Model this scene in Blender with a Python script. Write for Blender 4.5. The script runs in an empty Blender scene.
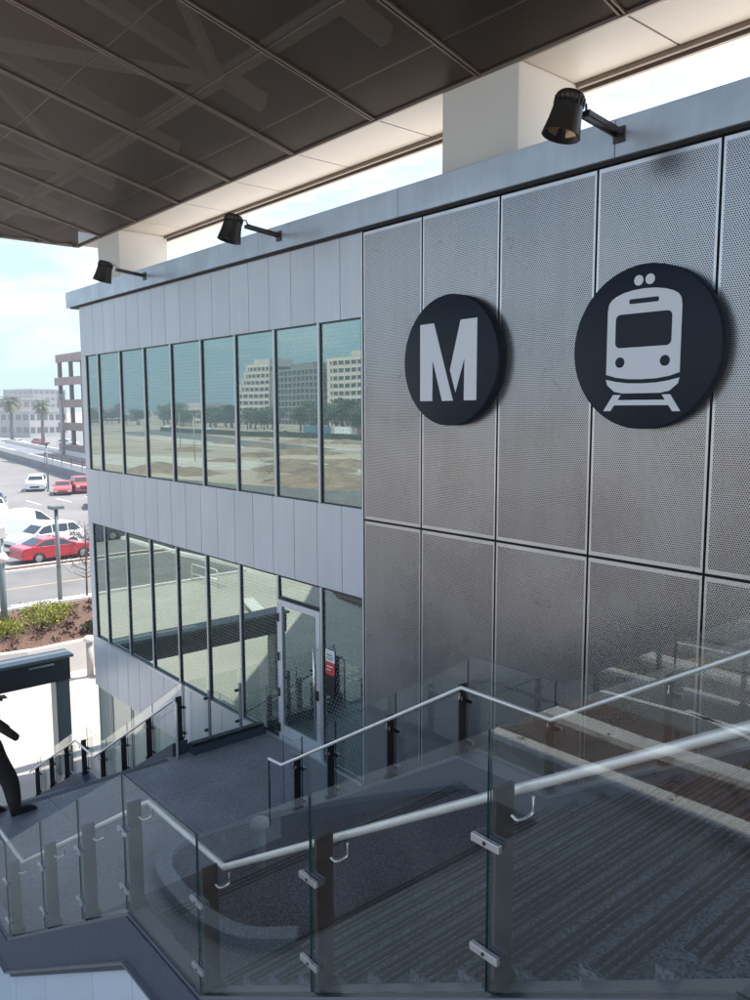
import bpy, bmesh, math, random
from mathutils import Vector, Matrix
random.seed(7)
R = math.radians
sc = bpy.context.scene
col = sc.collection

# ------------------------------------------------------------------ materials
def mat(name, base, rough=0.6, metal=0.0, spec=0.5, noise=None, bump=None, coat=0.0):
    m = bpy.data.materials.new(name); m.use_nodes = True
    nt = m.node_tree; b = nt.nodes['Principled BSDF']
    b.inputs['Base Color'].default_value = (*base, 1)
    b.inputs['Roughness'].default_value = rough
    b.inputs['Metallic'].default_value = metal
    b.inputs['Specular IOR Level'].default_value = spec
    b.inputs['Coat Weight'].default_value = coat
    tc = None
    if noise:
        sc_, amt, det = noise
        tc = nt.nodes.new('ShaderNodeTexCoord')
        n = nt.nodes.new('ShaderNodeTexNoise'); n.inputs['Scale'].default_value = sc_; n.inputs['Detail'].default_value = det
        nt.links.new(tc.outputs['Object'], n.inputs['Vector'])
        r = nt.nodes.new('ShaderNodeValToRGB')
        r.color_ramp.elements[0].position = .3; r.color_ramp.elements[1].position = .7
        r.color_ramp.elements[0].color = (*[c*(1-amt) for c in base], 1)
        r.color_ramp.elements[1].color = (*[min(1, c*(1+amt)) for c in base], 1)
        nt.links.new(n.outputs['Fac'], r.inputs['Fac']); nt.links.new(r.outputs['Color'], b.inputs['Base Color'])
    if bump:
        sc_, st = bump
        if tc is None: tc = nt.nodes.new('ShaderNodeTexCoord')
        n2 = nt.nodes.new('ShaderNodeTexNoise'); n2.inputs['Scale'].default_value = sc_; n2.inputs['Detail'].default_value = 4
        nt.links.new(tc.outputs['Object'], n2.inputs['Vector'])
        bp = nt.nodes.new('ShaderNodeBump'); bp.inputs['Strength'].default_value = st; bp.inputs['Distance'].default_value = .02
        nt.links.new(n2.outputs['Fac'], bp.inputs['Height']); nt.links.new(bp.outputs['Normal'], b.inputs['Normal'])
    return m

def M2(nt, op, a, b=None, c=None):
    n = nt.nodes.new('ShaderNodeMath'); n.operation = op
    for i, v in enumerate((a, b, c)):
        if v is None: continue
        if isinstance(v, (int, float)): n.inputs[i].default_value = v
        else: nt.links.new(v, n.inputs[i])
    return n.outputs[0]

def hexdots(nt, x, z, p, r):
    """mask = 1 inside the dots of a staggered grid of pitch p, radius r"""
    q = p*1.7320508
    def cell(off):
        u = M2(nt, 'MULTIPLY', M2(nt, 'SUBTRACT', M2(nt, 'FRACT', M2(nt, 'ADD', M2(nt, 'DIVIDE', x, p), off)), .5), p)
        v = M2(nt, 'MULTIPLY', M2(nt, 'SUBTRACT', M2(nt, 'FRACT', M2(nt, 'ADD', M2(nt, 'DIVIDE', z, q), off)), .5), q)
        return M2(nt, 'ADD', M2(nt, 'MULTIPLY', u, u), M2(nt, 'MULTIPLY', v, v))
    d = M2(nt, 'MINIMUM', cell(0.0), cell(0.5))
    return M2(nt, 'LESS_THAN', d, r*r)

def perforated(name, base, rough, p, r, metal=.85, hole=(.012,.012,.014), plane='xz', see=0.0, smudge=.16):
    m = mat(name, base, rough, metal)
    nt = m.node_tree; b = nt.nodes['Principled BSDF']; out = nt.nodes['Material Output']
    tc = nt.nodes.new('ShaderNodeTexCoord'); sx = nt.nodes.new('ShaderNodeSeparateXYZ')
    nt.links.new(tc.outputs['Object'], sx.inputs[0])
    a = sx.outputs['X']; c = sx.outputs['Z'] if plane == 'xz' else sx.outputs['Y']
    msk = hexdots(nt, a, c, p, r)
    n = nt.nodes.new('ShaderNodeTexNoise'); n.inputs['Scale'].default_value = .9; n.inputs['Detail'].default_value = 3; n.inputs['Roughness'].default_value=.5
    nt.links.new(tc.outputs['Object'], n.inputs['Vector'])
    mr = nt.nodes.new('ShaderNodeMapRange'); mr.inputs[1].default_value=.3; mr.inputs[2].default_value=.72
    mr.inputs[3].default_value = rough-.03; mr.inputs[4].default_value = rough+.08
    nt.links.new(n.outputs['Fac'], mr.inputs[0]); nt.links.new(mr.outputs[0], b.inputs['Roughness'])
    rp = nt.nodes.new('ShaderNodeValToRGB'); rp.color_ramp.elements[0].position=.35; rp.color_ramp.elements[1].position=.62
    rp.color_ramp.elements[0].color = (*[v*(1-smudge) for v in base],1); rp.color_ramp.elements[1].color=(*base,1)
    nt.links.new(n.outputs['Fac'], rp.inputs['Fac'])
    # scuffs: thin contour lines of a second, strongly distorted noise, only here and there
    n3=nt.nodes.new('ShaderNodeTexNoise');n3.inputs['Scale'].default_value=1.1;n3.inputs['Detail'].default_value=2;n3.inputs['Distortion'].default_value=2.2;nt.links.new(tc.outputs['Object'],n3.inputs['Vector'])
    n4=nt.nodes.new('ShaderNodeTexNoise');n4.inputs['Scale'].default_value=1.9;n4.inputs['Detail'].default_value=1;nt.links.new(tc.outputs['Object'],n4.inputs['Vector'])
    ln=M2(nt,'LESS_THAN',M2(nt,'ABSOLUTE',M2(nt,'SUBTRACT',n3.outputs['Fac'],.5)),.006)
    sc_=M2(nt,'MULTIPLY',ln,M2(nt,'MULTIPLY',M2(nt,'GREATER_THAN',n4.outputs['Fac'],.66),.22))
    dk=nt.nodes.new('ShaderNodeMixRGB');dk.inputs[2].default_value=(.05,.045,.04,1);nt.links.new(sc_,dk.inputs[0]);nt.links.new(rp.outputs['Color'],dk.inputs[1])
    nt.links.new(dk.outputs[0], b.inputs['Base Color'])
    if see > 0:
        hs = nt.nodes.new('ShaderNodeBsdfTransparent'); hs.inputs[0].default_value=(see,see,see,1)
    else:
        hs = nt.nodes.new('ShaderNodeBsdfDiffuse'); hs.inputs[0].default_value=(*hole,1)
    mx = nt.nodes.new('ShaderNodeMixShader')
    nt.links.new(msk, mx.inputs[0]); nt.links.new(b.outputs[0], mx.inputs[1]); nt.links.new(hs.outputs[0], mx.inputs[2])
    nt.links.new(mx.outputs[0], out.inputs['Surface'])
    return m

def clear_glass(name, tint=(.955,.97,.965)):
    m = bpy.data.materials.new(name); m.use_nodes = True; nt = m.node_tree
    nt.nodes.remove(nt.nodes['Principled BSDF']); out = nt.nodes['Material Output']
    t = nt.nodes.new('ShaderNodeBsdfTransparent'); t.inputs[0].default_value = (*tint,1)
    g = nt.nodes.new('ShaderNodeBsdfGlossy'); g.inputs['Roughness'].default_value = 0.0; g.inputs[0].default_value=(.95,1,1,1)
    f = nt.nodes.new('ShaderNodeFresnel'); gm = nt.nodes.new('ShaderNodeNewGeometry')
    nt.links.new(M2(nt,'MULTIPLY_ADD',gm.outputs['Backfacing'],1/1.52-1.52,1.52),f.inputs['IOR'])   # same reflectance leaving the sheet as entering it
    mx = nt.nodes.new('ShaderNodeMixShader')
    nt.links.new(f.outputs[0], mx.inputs[0]); nt.links.new(t.outputs[0], mx.inputs[1]); nt.links.new(g.outputs[0], mx.inputs[2])
    tc=nt.nodes.new('ShaderNodeTexCoord');nz=nt.nodes.new('ShaderNodeTexNoise');nz.inputs['Scale'].default_value=2.2;nz.inputs['Detail'].default_value=8;nz.inputs['Roughness'].default_value=.7;nz.inputs['Distortion'].default_value=.6
    nt.links.new(tc.outputs['Object'],nz.inputs['Vector'])
    mr=nt.nodes.new('ShaderNodeMapRange');mr.inputs[1].default_value=.45;mr.inputs[2].default_value=.75;mr.inputs[3].default_value=.001;mr.inputs[4].default_value=.022
    nt.links.new(nz.outputs['Fac'],mr.inputs[0]);df=nt.nodes.new('ShaderNodeBsdfDiffuse');df.inputs[0].default_value=(.6,.6,.58,1)
    m3=nt.nodes.new('ShaderNodeMixShader');nt.links.new(mr.outputs[0],m3.inputs[0]);nt.links.new(mx.outputs[0],m3.inputs[1]);nt.links.new(df.outputs[0],m3.inputs[2])
    nt.links.new(m3.outputs[0], out.inputs['Surface'])
    return m

def coated_glass(name, tint, frit=True, refl=.62, dot=.014, k_=.24):
    """tinted reflective window glass with a staggered grid of ceramic dots"""
    m = bpy.data.materials.new(name); m.use_nodes = True; nt = m.node_tree
    b = nt.nodes['Principled BSDF']; out = nt.nodes['Material Output']
    b.inputs['Base Color'].default_value = (.012,.03,.03,1); b.inputs['Roughness'].default_value=.3
    g = nt.nodes.new('ShaderNodeBsdfGlossy'); g.inputs['Roughness'].default_value=.004; g.inputs[0].default_value=(*tint,1)
    tc = nt.nodes.new('ShaderNodeTexCoord')
    n = nt.nodes.new('ShaderNodeTexNoise'); n.inputs['Scale'].default_value=.8; n.inputs['Detail'].default_value=1
    nt.links.new(tc.outputs['Object'], n.inputs['Vector'])
    bp = nt.nodes.new('ShaderNodeBump'); bp.inputs['Strength'].default_value=.05; bp.inputs['Distance'].default_value=.02
    nt.links.new(n.outputs['Fac'], bp.inputs['Height']); nt.links.new(bp.outputs['Normal'], g.inputs['Normal'])
    mx = nt.nodes.new('ShaderNodeMixShader'); mx.inputs[0].default_value = refl
    nt.links.new(b.outputs[0], mx.inputs[1]); nt.links.new(g.outputs[0], mx.inputs[2])
    last = mx.outputs[0]
    if frit:
        sx = nt.nodes.new('ShaderNodeSeparateXYZ'); nt.links.new(tc.outputs['Object'], sx.inputs[0])
        msk = hexdots(nt, sx.outputs['X'], sx.outputs['Z'], .07, dot)
        d = nt.nodes.new('ShaderNodeBsdfDiffuse'); d.inputs[0].default_value=(.34,.38,.38,1)
        m3 = nt.nodes.new('ShaderNodeMixShader')
        k = M2(nt, 'MULTIPLY', msk, k_)
        nt.links.new(k, m3.inputs[0]); nt.links.new(last, m3.inputs[1]); nt.links.new(d.outputs[0], m3.inputs[2]); last = m3.outputs[0]
    nt.links.new(last, out.inputs['Surface'])
    return m

def speckled(name, base, amt=.55, scale=260, rough=.55):
    m = mat(name, base, rough); nt = m.node_tree; b = nt.nodes['Principled BSDF']
    tc = nt.nodes.new('ShaderNodeTexCoord')
    n1 = nt.nodes.new('ShaderNodeTexNoise'); n1.inputs['Scale'].default_value=scale; n1.inputs['Detail'].default_value=2
    n2 = nt.nodes.new('ShaderNodeTexNoise'); n2.inputs['Scale'].default_value=1.6; n2.inputs['Detail'].default_value=6
    for n in (n1,n2): nt.links.new(tc.outputs['Object'], n.inputs['Vector'])
    a = M2(nt,'MULTIPLY_ADD', M2(nt,'SUBTRACT', n1.outputs['Fac'], .5), amt*6, 1.0)
    c = M2(nt,'MULTIPLY_ADD', M2(nt,'SUBTRACT', n2.outputs['Fac'], .5), .8, 1.0)
    f = M2(nt,'MAXIMUM', M2(nt,'MULTIPLY', a, c), .15)
    vm = nt.nodes.new('ShaderNodeVectorMath'); vm.operation='SCALE'; vm.inputs[0].default_value=base
    nt.links.new(f, vm.inputs['Scale']); nt.links.new(vm.outputs[0], b.inputs['Base Color'])
    return m

MT = dict(
 white_panel = mat('white_panel', (.56,.61,.66), .38, .25, noise=(.6,.05,3)),
 parapet = mat('parapet', (.49,.56,.63), .32, .35, noise=(1.6,.16,8)),
 panel_gap = mat('panel_gap', (.06,.065,.075), .7),
 perf = perforated('perforated_steel', (.44,.44,.45), .25, .0225, .0066),
 perf_edge = mat('perforated_panel_edge', (.55,.55,.56), .28, .85, noise=(2,.1,4)),
 dark_gap = mat('dark_gap', (.012,.012,.014), .7),
 win = coated_glass('teal_coated_glass', (.48,.60,.575)),
 win_low = coated_glass('teal_dotted_glass', (.52,.64,.58), dot=.018, k_=.30),
 alu = mat('aluminium', (.55,.58,.62), .35, .6),
 alu_dark = mat('dark_frame', (.05,.055,.06), .4, .4),
 door_white = mat('door_frame_white', (.62,.66,.72), .35, .3),
 column = mat('column_white', (.74,.72,.68), .5, noise=(1,.03,3)),
 soffit = perforated('bronze_perforated_soffit', (.105,.073,.05), .36, .022, .0090, metal=.5, plane='xy', see=.8, smudge=.2),
 soffit_edge = mat('soffit_beige', (.60,.54,.46), .42, noise=(.7,.08,5)),
 seam = mat('soffit_seam', (.25,.20,.165), .4, .5),
 roof = mat('roof_deck', (.10,.09,.08), .6),
 roof_light = mat('deck_edge', (.72,.66,.58), .5),
 truss = mat('truss_paint', (.85,.76,.64), .5),
 black = mat('black_metal', (.02,.021,.024), .4, .3),
 lamp = mat('lamp_black', (.055,.048,.042), .35, .5),
 reflector = mat('lamp_reflector', (.50,.36,.20), .25, .9),
 chrome = mat('stainless', (.72,.73,.74), .22, 1.0),
 rail = mat('handrail_steel', (.86,.84,.81), .42, .45, noise=(8,.06,3)),
 post = mat('post_paint', (.055,.05,.048), .38, .5),
 clamp = mat('clamp_silver', (.62,.63,.66), .3, .9),
 glass = clear_glass('balustrade_glass'),
 glass_edge = mat('glass_edge', (.02,.07,.075), .1, spec=.8),
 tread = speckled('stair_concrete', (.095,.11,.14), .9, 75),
 groove = mat('nosing_strip', (.012,.013,.016), .6),
 kerb = mat('stair_kerb_steel', (.07,.09,.125), .45, .3, noise=(40,.25,5)),
 flange = mat('kerb_trim', (.22,.24,.28), .35, .6),
 stair_side = mat('stair_side_panel', (.50,.60,.70), .4, .2, noise=(.9,.05,4)),
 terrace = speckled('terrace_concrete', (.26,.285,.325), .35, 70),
 disc = mat('sign_navy', (.010,.016,.028), .55, spec=.3, noise=(60,.15,2)),
 sign_white = mat('sign_white', (.72,.75,.80), .45),
 plaza = mat('plaza_concrete', (.42,.375,.33), .8, noise=(.35,.10,6), bump=(30,.1)),
 asphalt = mat('asphalt', (.145,.14,.135), .85, noise=(.5,.15,6)),
 lot = mat('lot_asphalt', (.18,.17,.165), .85, noise=(.25,.12,6)),
 dirt = mat('dirt', (.37,.295,.225), .95, noise=(.035,.25,8)),
 mulch = mat('mulch', (.10,.055,.035), .95, noise=(9,.5,6), bump=(14,.9)),
 paint_w = mat('road_white', (.75,.75,.73), .7),
 paint_y = mat('road_yellow', (.42,.30,.15), .7),
 conc = mat('concrete_white', (.66,.63,.59), .75, noise=(1.2,.07,5)),
 conc_grey = mat('concrete_grey', (.38,.36,.34), .8, noise=(.6,.1,5)),
 pole = mat('pole_grey', (.16,.19,.20), .45, .4),
 tyre = mat('tyre', (.02,.02,.02), .8),
 rim = mat('rim', (.45,.46,.47), .3, .8),
 carglass = mat('car_glass', (.015,.02,.025), .08, spec=.9),
 red_lamp = mat('tail_lamp', (.45,.02,.02), .25),
 white_lamp = mat('head_lamp', (.75,.77,.8), .15),
 red = mat('car_red', (.42,.012,.025), .25, coat=.7),
 redpick = mat('truck_red', (.40,.06,.05), .35, coat=.4),
 wht = mat('car_white', (.78,.79,.80), .28, coat=.6),
 navy = mat('car_navy', (.03,.05,.10), .28, coat=.6),
 bark = mat('bark', (.13,.10,.075), .9, noise=(6,.3,4)),
 leaf = mat('leaf', (.055,.085,.035), .7, noise=(.8,.45,3)),
 leaf_y = mat('leaf_yellow_green', (.32,.34,.05), .7, noise=(3,.3,3)),
 leaf_m = mat('leaf_maroon', (.10,.055,.05), .8, noise=(3,.45,3)),
 palm = mat('palm_frond', (.10,.115,.045), .7, noise=(.6,.4,3)),
 brick = mat('garage_brown', (.13,.08,.065), .85, noise=(.4,.15,5)),
 garage = mat('garage_concrete', (.27,.20,.175), .85, noise=(.3,.12,5)),
 beige = mat('hotel_beige', (.66,.55,.45), .8),
 hglass = mat('hotel_glass', (.035,.045,.045), .2, spec=.8),
 grid = mat('hotel_grey', (.22,.21,.19), .7),
 orange = mat('container_orange', (.62,.13,.05), .6),
 blue = mat('container_blue', (.10,.20,.30), .6),
 cloth = mat('dark_clothes', (.032,.028,.022), .9, noise=(12,.3,4)),
 skin = mat('skin', (.22,.12,.08), .6),
 shoe = mat('shoe', (.012,.012,.012), .6),
 sticker_red = mat('notice_red', (.55,.05,.06), .5),
 sand_pale = mat('pale_sand', (.47,.41,.345), .95, noise=(.15,.12,6)),
 embank = mat('retaining_grey', (.16,.17,.19), .85, noise=(.2,.2,5)),
 verge = mat('verge_soil', (.045,.05,.03), .95, noise=(2,.4,5)),
 mound = mat('earth_heap', (.24,.17,.12), .95, noise=(.5,.3,5)),
 fence_green = mat('fence_screen', (.03,.05,.035), .8, noise=(.4,.4,3)),
 blind = mat('storefront_pale', (.42,.52,.44), .2, coat=.8),
)

def per_panel(m,w,amt,x0=8.96,z0=7.0,zh=4.0):
    nt=m.node_tree;b=nt.nodes['Principled BSDF'];src=b.inputs['Base Color'].links[0].from_socket
    tc=nt.nodes.new('ShaderNodeTexCoord');sx=nt.nodes.new('ShaderNodeSeparateXYZ');nt.links.new(tc.outputs['Object'],sx.inputs[0])
    cell=M2(nt,'FLOOR',M2(nt,'DIVIDE',M2(nt,'ADD',sx.outputs['X'],x0),w));lv=M2(nt,'FLOOR',M2(nt,'DIVIDE',M2(nt,'ADD',sx.outputs['Z'],z0),zh))
    wn=nt.nodes.new('ShaderNodeTexWhiteNoise');wn.noise_dimensions='2D';cb=nt.nodes.new('ShaderNodeCombineXYZ');nt.links.new(cell,cb.inputs[0]);nt.links.new(lv,cb.inputs[1]);nt.links.new(cb.outputs[0],wn.inputs['Vector'])
    k=M2(nt,'MULTIPLY_ADD',wn.outputs['Value'],amt,1-amt/2)
    # faint vertical rain streaks
    mp=nt.nodes.new('ShaderNodeMapping');mp.inputs['Scale'].default_value=(9,9,.5);nt.links.new(tc.outputs['Object'],mp.inputs[0])
    nz=nt.nodes.new('ShaderNodeTexNoise');nz.inputs['Scale'].default_value=1.5;nz.inputs['Detail'].default_value=5;nt.links.new(mp.outputs[0],nz.inputs['Vector'])
    k=M2(nt,'MULTIPLY',k,M2(nt,'MULTIPLY_ADD',nz.outputs['Fac'],.16,.92))
    vm=nt.nodes.new('ShaderNodeVectorMath');vm.operation='SCALE';nt.links.new(src,vm.inputs[0]);nt.links.new(k,vm.inputs['Scale']);nt.links.new(vm.outputs[0],b.inputs['Base Color'])
per_panel(MT['perf'],1.257,.13,8.558,1.53,10.0);per_panel(MT['white_panel'],.603,.07);per_panel(MT['parapet'],3.1,.05)
# ------------------------------------------------------------------ mesh helper
class MB:
    def __init__(s): s.v=[]; s.f=[]; s.m=[]; s.sm=[]
    def add(s, vs, fs, mi=0, smooth=False):
        o=len(s.v); s.v += [tuple(v) for v in vs]
        for f in fs: s.f.append([i+o for i in f]); s.m.append(mi); s.sm.append(smooth)
        return s
    def box(s,x0,x1,y0,y1,z0,z1,mi=0):
        x0,x1=sorted((x0,x1));y0,y1=sorted((y0,y1));z0,z1=sorted((z0,z1))
        return s.add([(x0,y0,z0),(x1,y0,z0),(x1,y1,z0),(x0,y1,z0),(x0,y0,z1),(x1,y0,z1),(x1,y1,z1),(x0,y1,z1)],
              [(0,3,2,1),(4,5,6,7),(0,1,5,4),(1,2,6,5),(2,3,7,6),(3,0,4,7)],mi)
    def hexa(s, b, t, mi=0):
        return s.add(list(b)+list(t), [(0,3,2,1),(4,5,6,7),(0,1,5,4),(1,2,6,5),(2,3,7,6),(3,0,4,7)],mi)
    def bar(s,a,b,w,h,mi=0,up=(0,0,1)):
        a=Vector(a);b=Vector(b);d=(b-a).normalized();u=Vector(up)
        r=d.cross(u)
        if r.length<1e-4: r=d.cross(Vector((1,0,0)))
        r.normalize();u=r.cross(d)
        P=lambda c:[c-r*w/2-u*h/2,c+r*w/2-u*h/2,c+r*w/2+u*h/2,c-r*w/2+u*h/2]
        p=P(a)+P(b)
        return s.add(p,[(0,1,2,3),(7,6,5,4),(0,4,5,1),(1,5,6,2),(2,6,7,3),(3,7,4,0)],mi)
    def tube(s,pts,r,seg=10,mi=0,cap=True):
        pts=[Vector(p) for p in pts]; n=len(pts)
        rs=r if isinstance(r,(list,tuple)) else [r]*n
        vs=[];prev=None
        for i,p in enumerate(pts):
            d=(pts[min(i+1,n-1)]-pts[max(i-1,0)]).normalized()
            if prev is None:
                u=Vector((0,0,1)) if abs(d.z)<.95 else Vector((1,0,0))
                a=d.cross(u).normalized()
            else:
                a=(prev-d*prev.dot(d)).normalized()
            prev=a; b=d.cross(a)
            for k in range(seg):
                t=2*math.pi*k/seg; vs.append(p+(a*math.cos(t)+b*math.sin(t))*rs[i])
        fs=[(i*seg+k,i*seg+(k+1)%seg,(i+1)*seg+(k+1)%seg,(i+1)*seg+k) for i in range(n-1) for k in range(seg)]
        s.add(vs,fs,mi,True)
        if cap:
            o=len(s.v)-len(vs)
            s.f.append([o+k for k in range(seg)][::-1]);s.m.append(mi);s.sm.append(False)
            s.f.append([o+(n-1)*seg+k for k in range(seg)]);s.m.append(mi);s.sm.append(False)
        return s
    def prism(s,poly,axis,a,b,mi=0):
        """poly: 2-D outline, extruded along axis between a and b"""
        def P(u,v,w): return {'y':(u,w,v),'x':(w,u,v),'z':(u,v,w)}[axis]
        n=len(poly); vs=[P(u,v,a) for u,v in poly]+[P(u,v,b) for u,v in poly]
        return s.add(vs,[list(range(n)),list(range(n,2*n))[::-1]]+[(i,(i+1)%n,n+(i+1)%n,n+i) for i in range(n)],mi)
    def lathe(s,prof,c,ax,seg=24,mi=0):
        ax=Vector(ax).normalized();c=Vector(c)
        a=ax.orthogonal().normalized();b=ax.cross(a);n=len(prof);vs=[]
        for r,h in prof:
            for k in range(seg):
                t=2*math.pi*k/seg;vs.append(c+ax*h+(a*math.cos(t)+b*math.sin(t))*r)
        return s.add(vs,[(i*seg+k,i*seg+(k+1)%seg,(i+1)*seg+(k+1)%seg,(i+1)*seg+k) for i in range(n-1) for k in range(seg)],mi,True)
    def build(s,name,mats,parent=None,bev=0,fix=True):
        me=bpy.data.meshes.new(name)
        me.from_pydata(s.v,[],s.f)
        if not isinstance(mats,(list,tuple)): mats=[mats]
        for m in mats: me.materials.append(m)
        me.polygons.foreach_set('material_index',s.m); me.polygons.foreach_set('use_smooth',s.sm)
        if fix:
            bm=bmesh.new();bm.from_mesh(me);bmesh.ops.recalc_face_normals(bm,faces=bm.faces[:]);bm.to_mesh(me);bm.free()
        me.update()
        o=bpy.data.objects.new(name,me);col.objects.link(o)
        if parent: o.parent=parent
        if bev:
            md=o.modifiers.new('bevel','BEVEL');md.width=bev;md.segments=2;md.limit_method='ANGLE';md.angle_limit=R(40)
        return o

def tag(o,label=None,cat=None,group=None,kind=None):
    if label:o['label']=label
    if cat:o['category']=cat
    if group:o['group']=group
    if kind:o['kind']=kind
    return o
def empty(name,loc=(0,0,0),rz=0,label=None,cat=None,group=None):
    o=bpy.data.objects.new(name,None);col.objects.link(o);o.location=loc;o.rotation_euler=(0,0,rz);o.empty_display_size=.2
    return tag(o,label,cat,group)
def copy_tree(o,parent=None):
    c=o.copy();col.objects.link(c);c.parent=parent
    for ch in [x for x in KIDS(o)]: copy_tree(ch,c)
    return c
def KIDS(o): return [x for x in bpy.data.objects if x.parent==o]
def struct(o): return tag(o,kind='structure')

G=-9.15      # street level, the camera is the origin
# ------------------------------------------------------------------ ground
struct(MB().add([(-3000,-3000,G-.03),(3000,-3000,G-.03),(3000,3000,G-.03),(-3000,3000,G-.03)],[(0,1,2,3)]).build('ground',MT['dirt']))
struct(MB().add([(-38.4,-11.5,G),(30,-11.5,G),(30,60,G),(-38.4,60,G)],[(0,1,2,3)]).build('plaza',MT['plaza']))
struct(MB().add([(-47,-120,G),(-38.4,-120,G),(-38.4,160,G),(-47,160,G)],[(0,1,2,3)]).build('road',MT['asphalt']))
struct(MB().add([(-150,-14,G-.004),(-48.2,-14,G-.004),(-48.2,60,G-.004),(-150,60,G-.004)],[(0,1,2,3)]).add([(-420,40,G-.004),(-151,40,G-.004),(-151,160,G-.004),(-420,160,G-.004)],[(0,1,2,3)]).build('parking_lot',MT['lot']))
struct(MB().add([(-38.4,-90,G),(40,-90,G),(40,-16.6,G),(-38.4,-16.6,G)],[(0,1,2,3)]).build('side_road',MT['asphalt']))
k=MB(); k.box(-38.55,-38.3,-11.5,160,G-.02,G+.12); k.box(-47.15,-46.95,-14,160,G-.02,G+.12); k.box(-48.3,-48.1,-14,60,G-.02,G+.12)
struct(k.build('kerb',MT['conc']))
struct(MB().add([(-48.1,-14,G+.08),(-47.15,-14,G+.08),(-47.15,60,G+.08),(-48.1,60,G+.08)],[(0,1,2,3)]).build('planting_strip',MT['mulch']))
mk=MB(); z=G+.004
for y0,y1 in ((6,150),): mk.add([(-42.75,y0,z),(-42.6,y0,z),(-42.6,y1,z),(-42.75,y1,z)],[(0,1,2,3)],1)
for y in range(10,58,3): mk.add([(-84,y,z),(-79.5,y,z),(-79.5,y+.12,z),(-84,y+.12,z)],[(0,1,2,3)],0)
# markings on the road south of the deck (seen mirrored in the glass)
def strip(a,b,w,mi,zz=z):
    a=Vector((*a,zz));b=Vector((*b,zz));n=(b-a).cross(Vector((0,0,1))).normalized()*w/2
    mk.add([a-n,b-n,b+n,a+n],[(0,1,2,3)],mi)
strip((-16.5,-17.6),(-2,-18.9),.22,0); strip((-11.6,-18.3),(-6,-16.7),.22,0); strip((-46,-9.5),(-44,-9.5),.3,0)
strip((-20,-22.3),(4,-24.6),.2,1); strip((-20,-22.9),(4,-23.4),.2,1); strip((-30,-30),(6,-30.6),.2,0)
struct(mk.build('road_marking',[MT['paint_w'],MT['paint_y']]))
# planting bed beyond the deck with pale kerbs, seen in the glass
struct(MB().add([(-30,-16.6,G+.1),(6,-16.6,G+.1),(6,-11.9,G+.1),(-30,-11.9,G+.1)],[(0,1,2,3)]).build('mulch_bed',MT['mulch']))
kb=MB(); kb.bar((-30,-15.2,G+.12),(-11,-14.6,G+.12),.7,.3); kb.bar((-11,-14.6,G+.12),(6,-15.6,G+.12),.7,.3)
kb.bar((-30,-11.8,G+.12),(-10,-12.2,G+.12),.7,.3); kb.bar((-10,-12.2,G+.12),(6,-12.6,G+.12),.7,.3)
struct(kb.build('bed_kerb',MT['conc']))
def curve_pts(P,n=8):
    out=[]
    P=[P[0]]+P+[P[-1]]
    for i in range(1,len(P)-2):
        a,b,c,d=[Vector(p) for p in P[i-1:i+3]]
        for t in [j/n for j in range(n)]:
            out.append(.5*((2*b)+(c-a)*t+(2*a-5*b+4*c-d)*t*t+(3*b-a-3*c+d)*t**3))
    out.append(Vector(P[-2]));return out
cp=curve_pts([(-12.6,-9.5,G+.1),(-13.9,-6.8,G+.1),(-14.8,-3.9,G+.1),(-14.3,-2.5,G+.1),(-12.6,-2.2,G+.1),(-11.3,-2.45,G+.1),(-10.6,-3.2,G+.1)],14)
kb=MB();vs=[]
for i,p in enumerate(cp):
    d=(cp[min(i+1,len(cp)-1)]-cp[max(i-1,0)]).normalized();n=Vector((-d.y,d.x,0))*.16
    vs+=[p-n-Vector((0,0,.12)),p-n+Vector((0,0,.1)),p+n+Vector((0,0,.1)),p+n-Vector((0,0,.12))]
kb.add(vs,[(4*i+k,4*i+k+1,4*i+k+5,4*i+k+4) for i in range(len(cp)-1) for k in range(3)])
struct(kb.build('curved_kerb',MT['conc_grey']))
# dark earth inside the curved kerb
struct(MB().prism([(p.x,p.y) for p in cp]+[(-10.4,-9.5)],'z',G+.01,G+.06).build('planted_soil',MT['mulch']))

# ------------------------------------------------------------------ station building
B=empty('station_building',(-12,10,G),label='two-storey station building clad in white and perforated metal panels with teal glass',cat='building')
off=Vector((-12,10,G))
def bpart(mb,name,m,parent=None,bev=0):
    o=mb.build(name,m,None,bev)
    o.parent=parent or B
    # children keep world coordinates
    o.matrix_parent_inverse=Matrix.Translation(-off)
    return o
XL,XR,YW=-18.8,3.0,7.0
YB=17.0
c=MB()
c.box(XL,XR,YW+.12,YB,1.25,2.5); c.box(XL+.02,XR,YW+.12,YB,-2.6,-1.4); c.box(XL+.02,XR,YW+.12,YB,-6.6,-5.5)
c.box(XL+.05,XR,YW+.3,YB-.1,G,2.4)
bpart(c,'wall',MT['panel_gap'])
bpart(MB().box(XL+.3,XR-.1,7.6,YB-.2,2.52,2.56),'roof',MT['conc'])
# white metal cladding, three bands, one joint every 0.6 m, and the short end wall
def band(z0,z1,x0=XL,x1=-8.47,top=False):
    m=MB(); xs=[x1]; x=-8.96
    while x>x0+.25: xs.append(x); x-=.603
    xs.append(x0)
    for a,b in zip(xs,xs[1:]): m.box(b+.005,a-.005,YW,YW+.1,z0,z1)
    y=YW+.1
    while y<YB: m.box(x0-.0,x0+.04,y+.01,min(y+1.2,YB)-.01,z0,z1); y+=1.2
    return m
bpart(band(1.24,2.36),'cladding_panel',MT['white_panel'],bev=.004)
bpart(band(-2.66,-1.39),'cladding_panel',MT['white_panel'],bev=.004)
bpart(band(-6.67,-5.46),'cladding_panel',MT['white_panel'],bev=.004)
m=MB(); y=YW+.1
for z0,z1 in ((-1.385,1.235),(-5.455,-2.665),(G,-6.675)):
    m.box(XL+.004,XL+.05,YW+.14,YB,z0,z1)
bpart(m,'end_wall_panel',MT['white_panel'])
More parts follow.
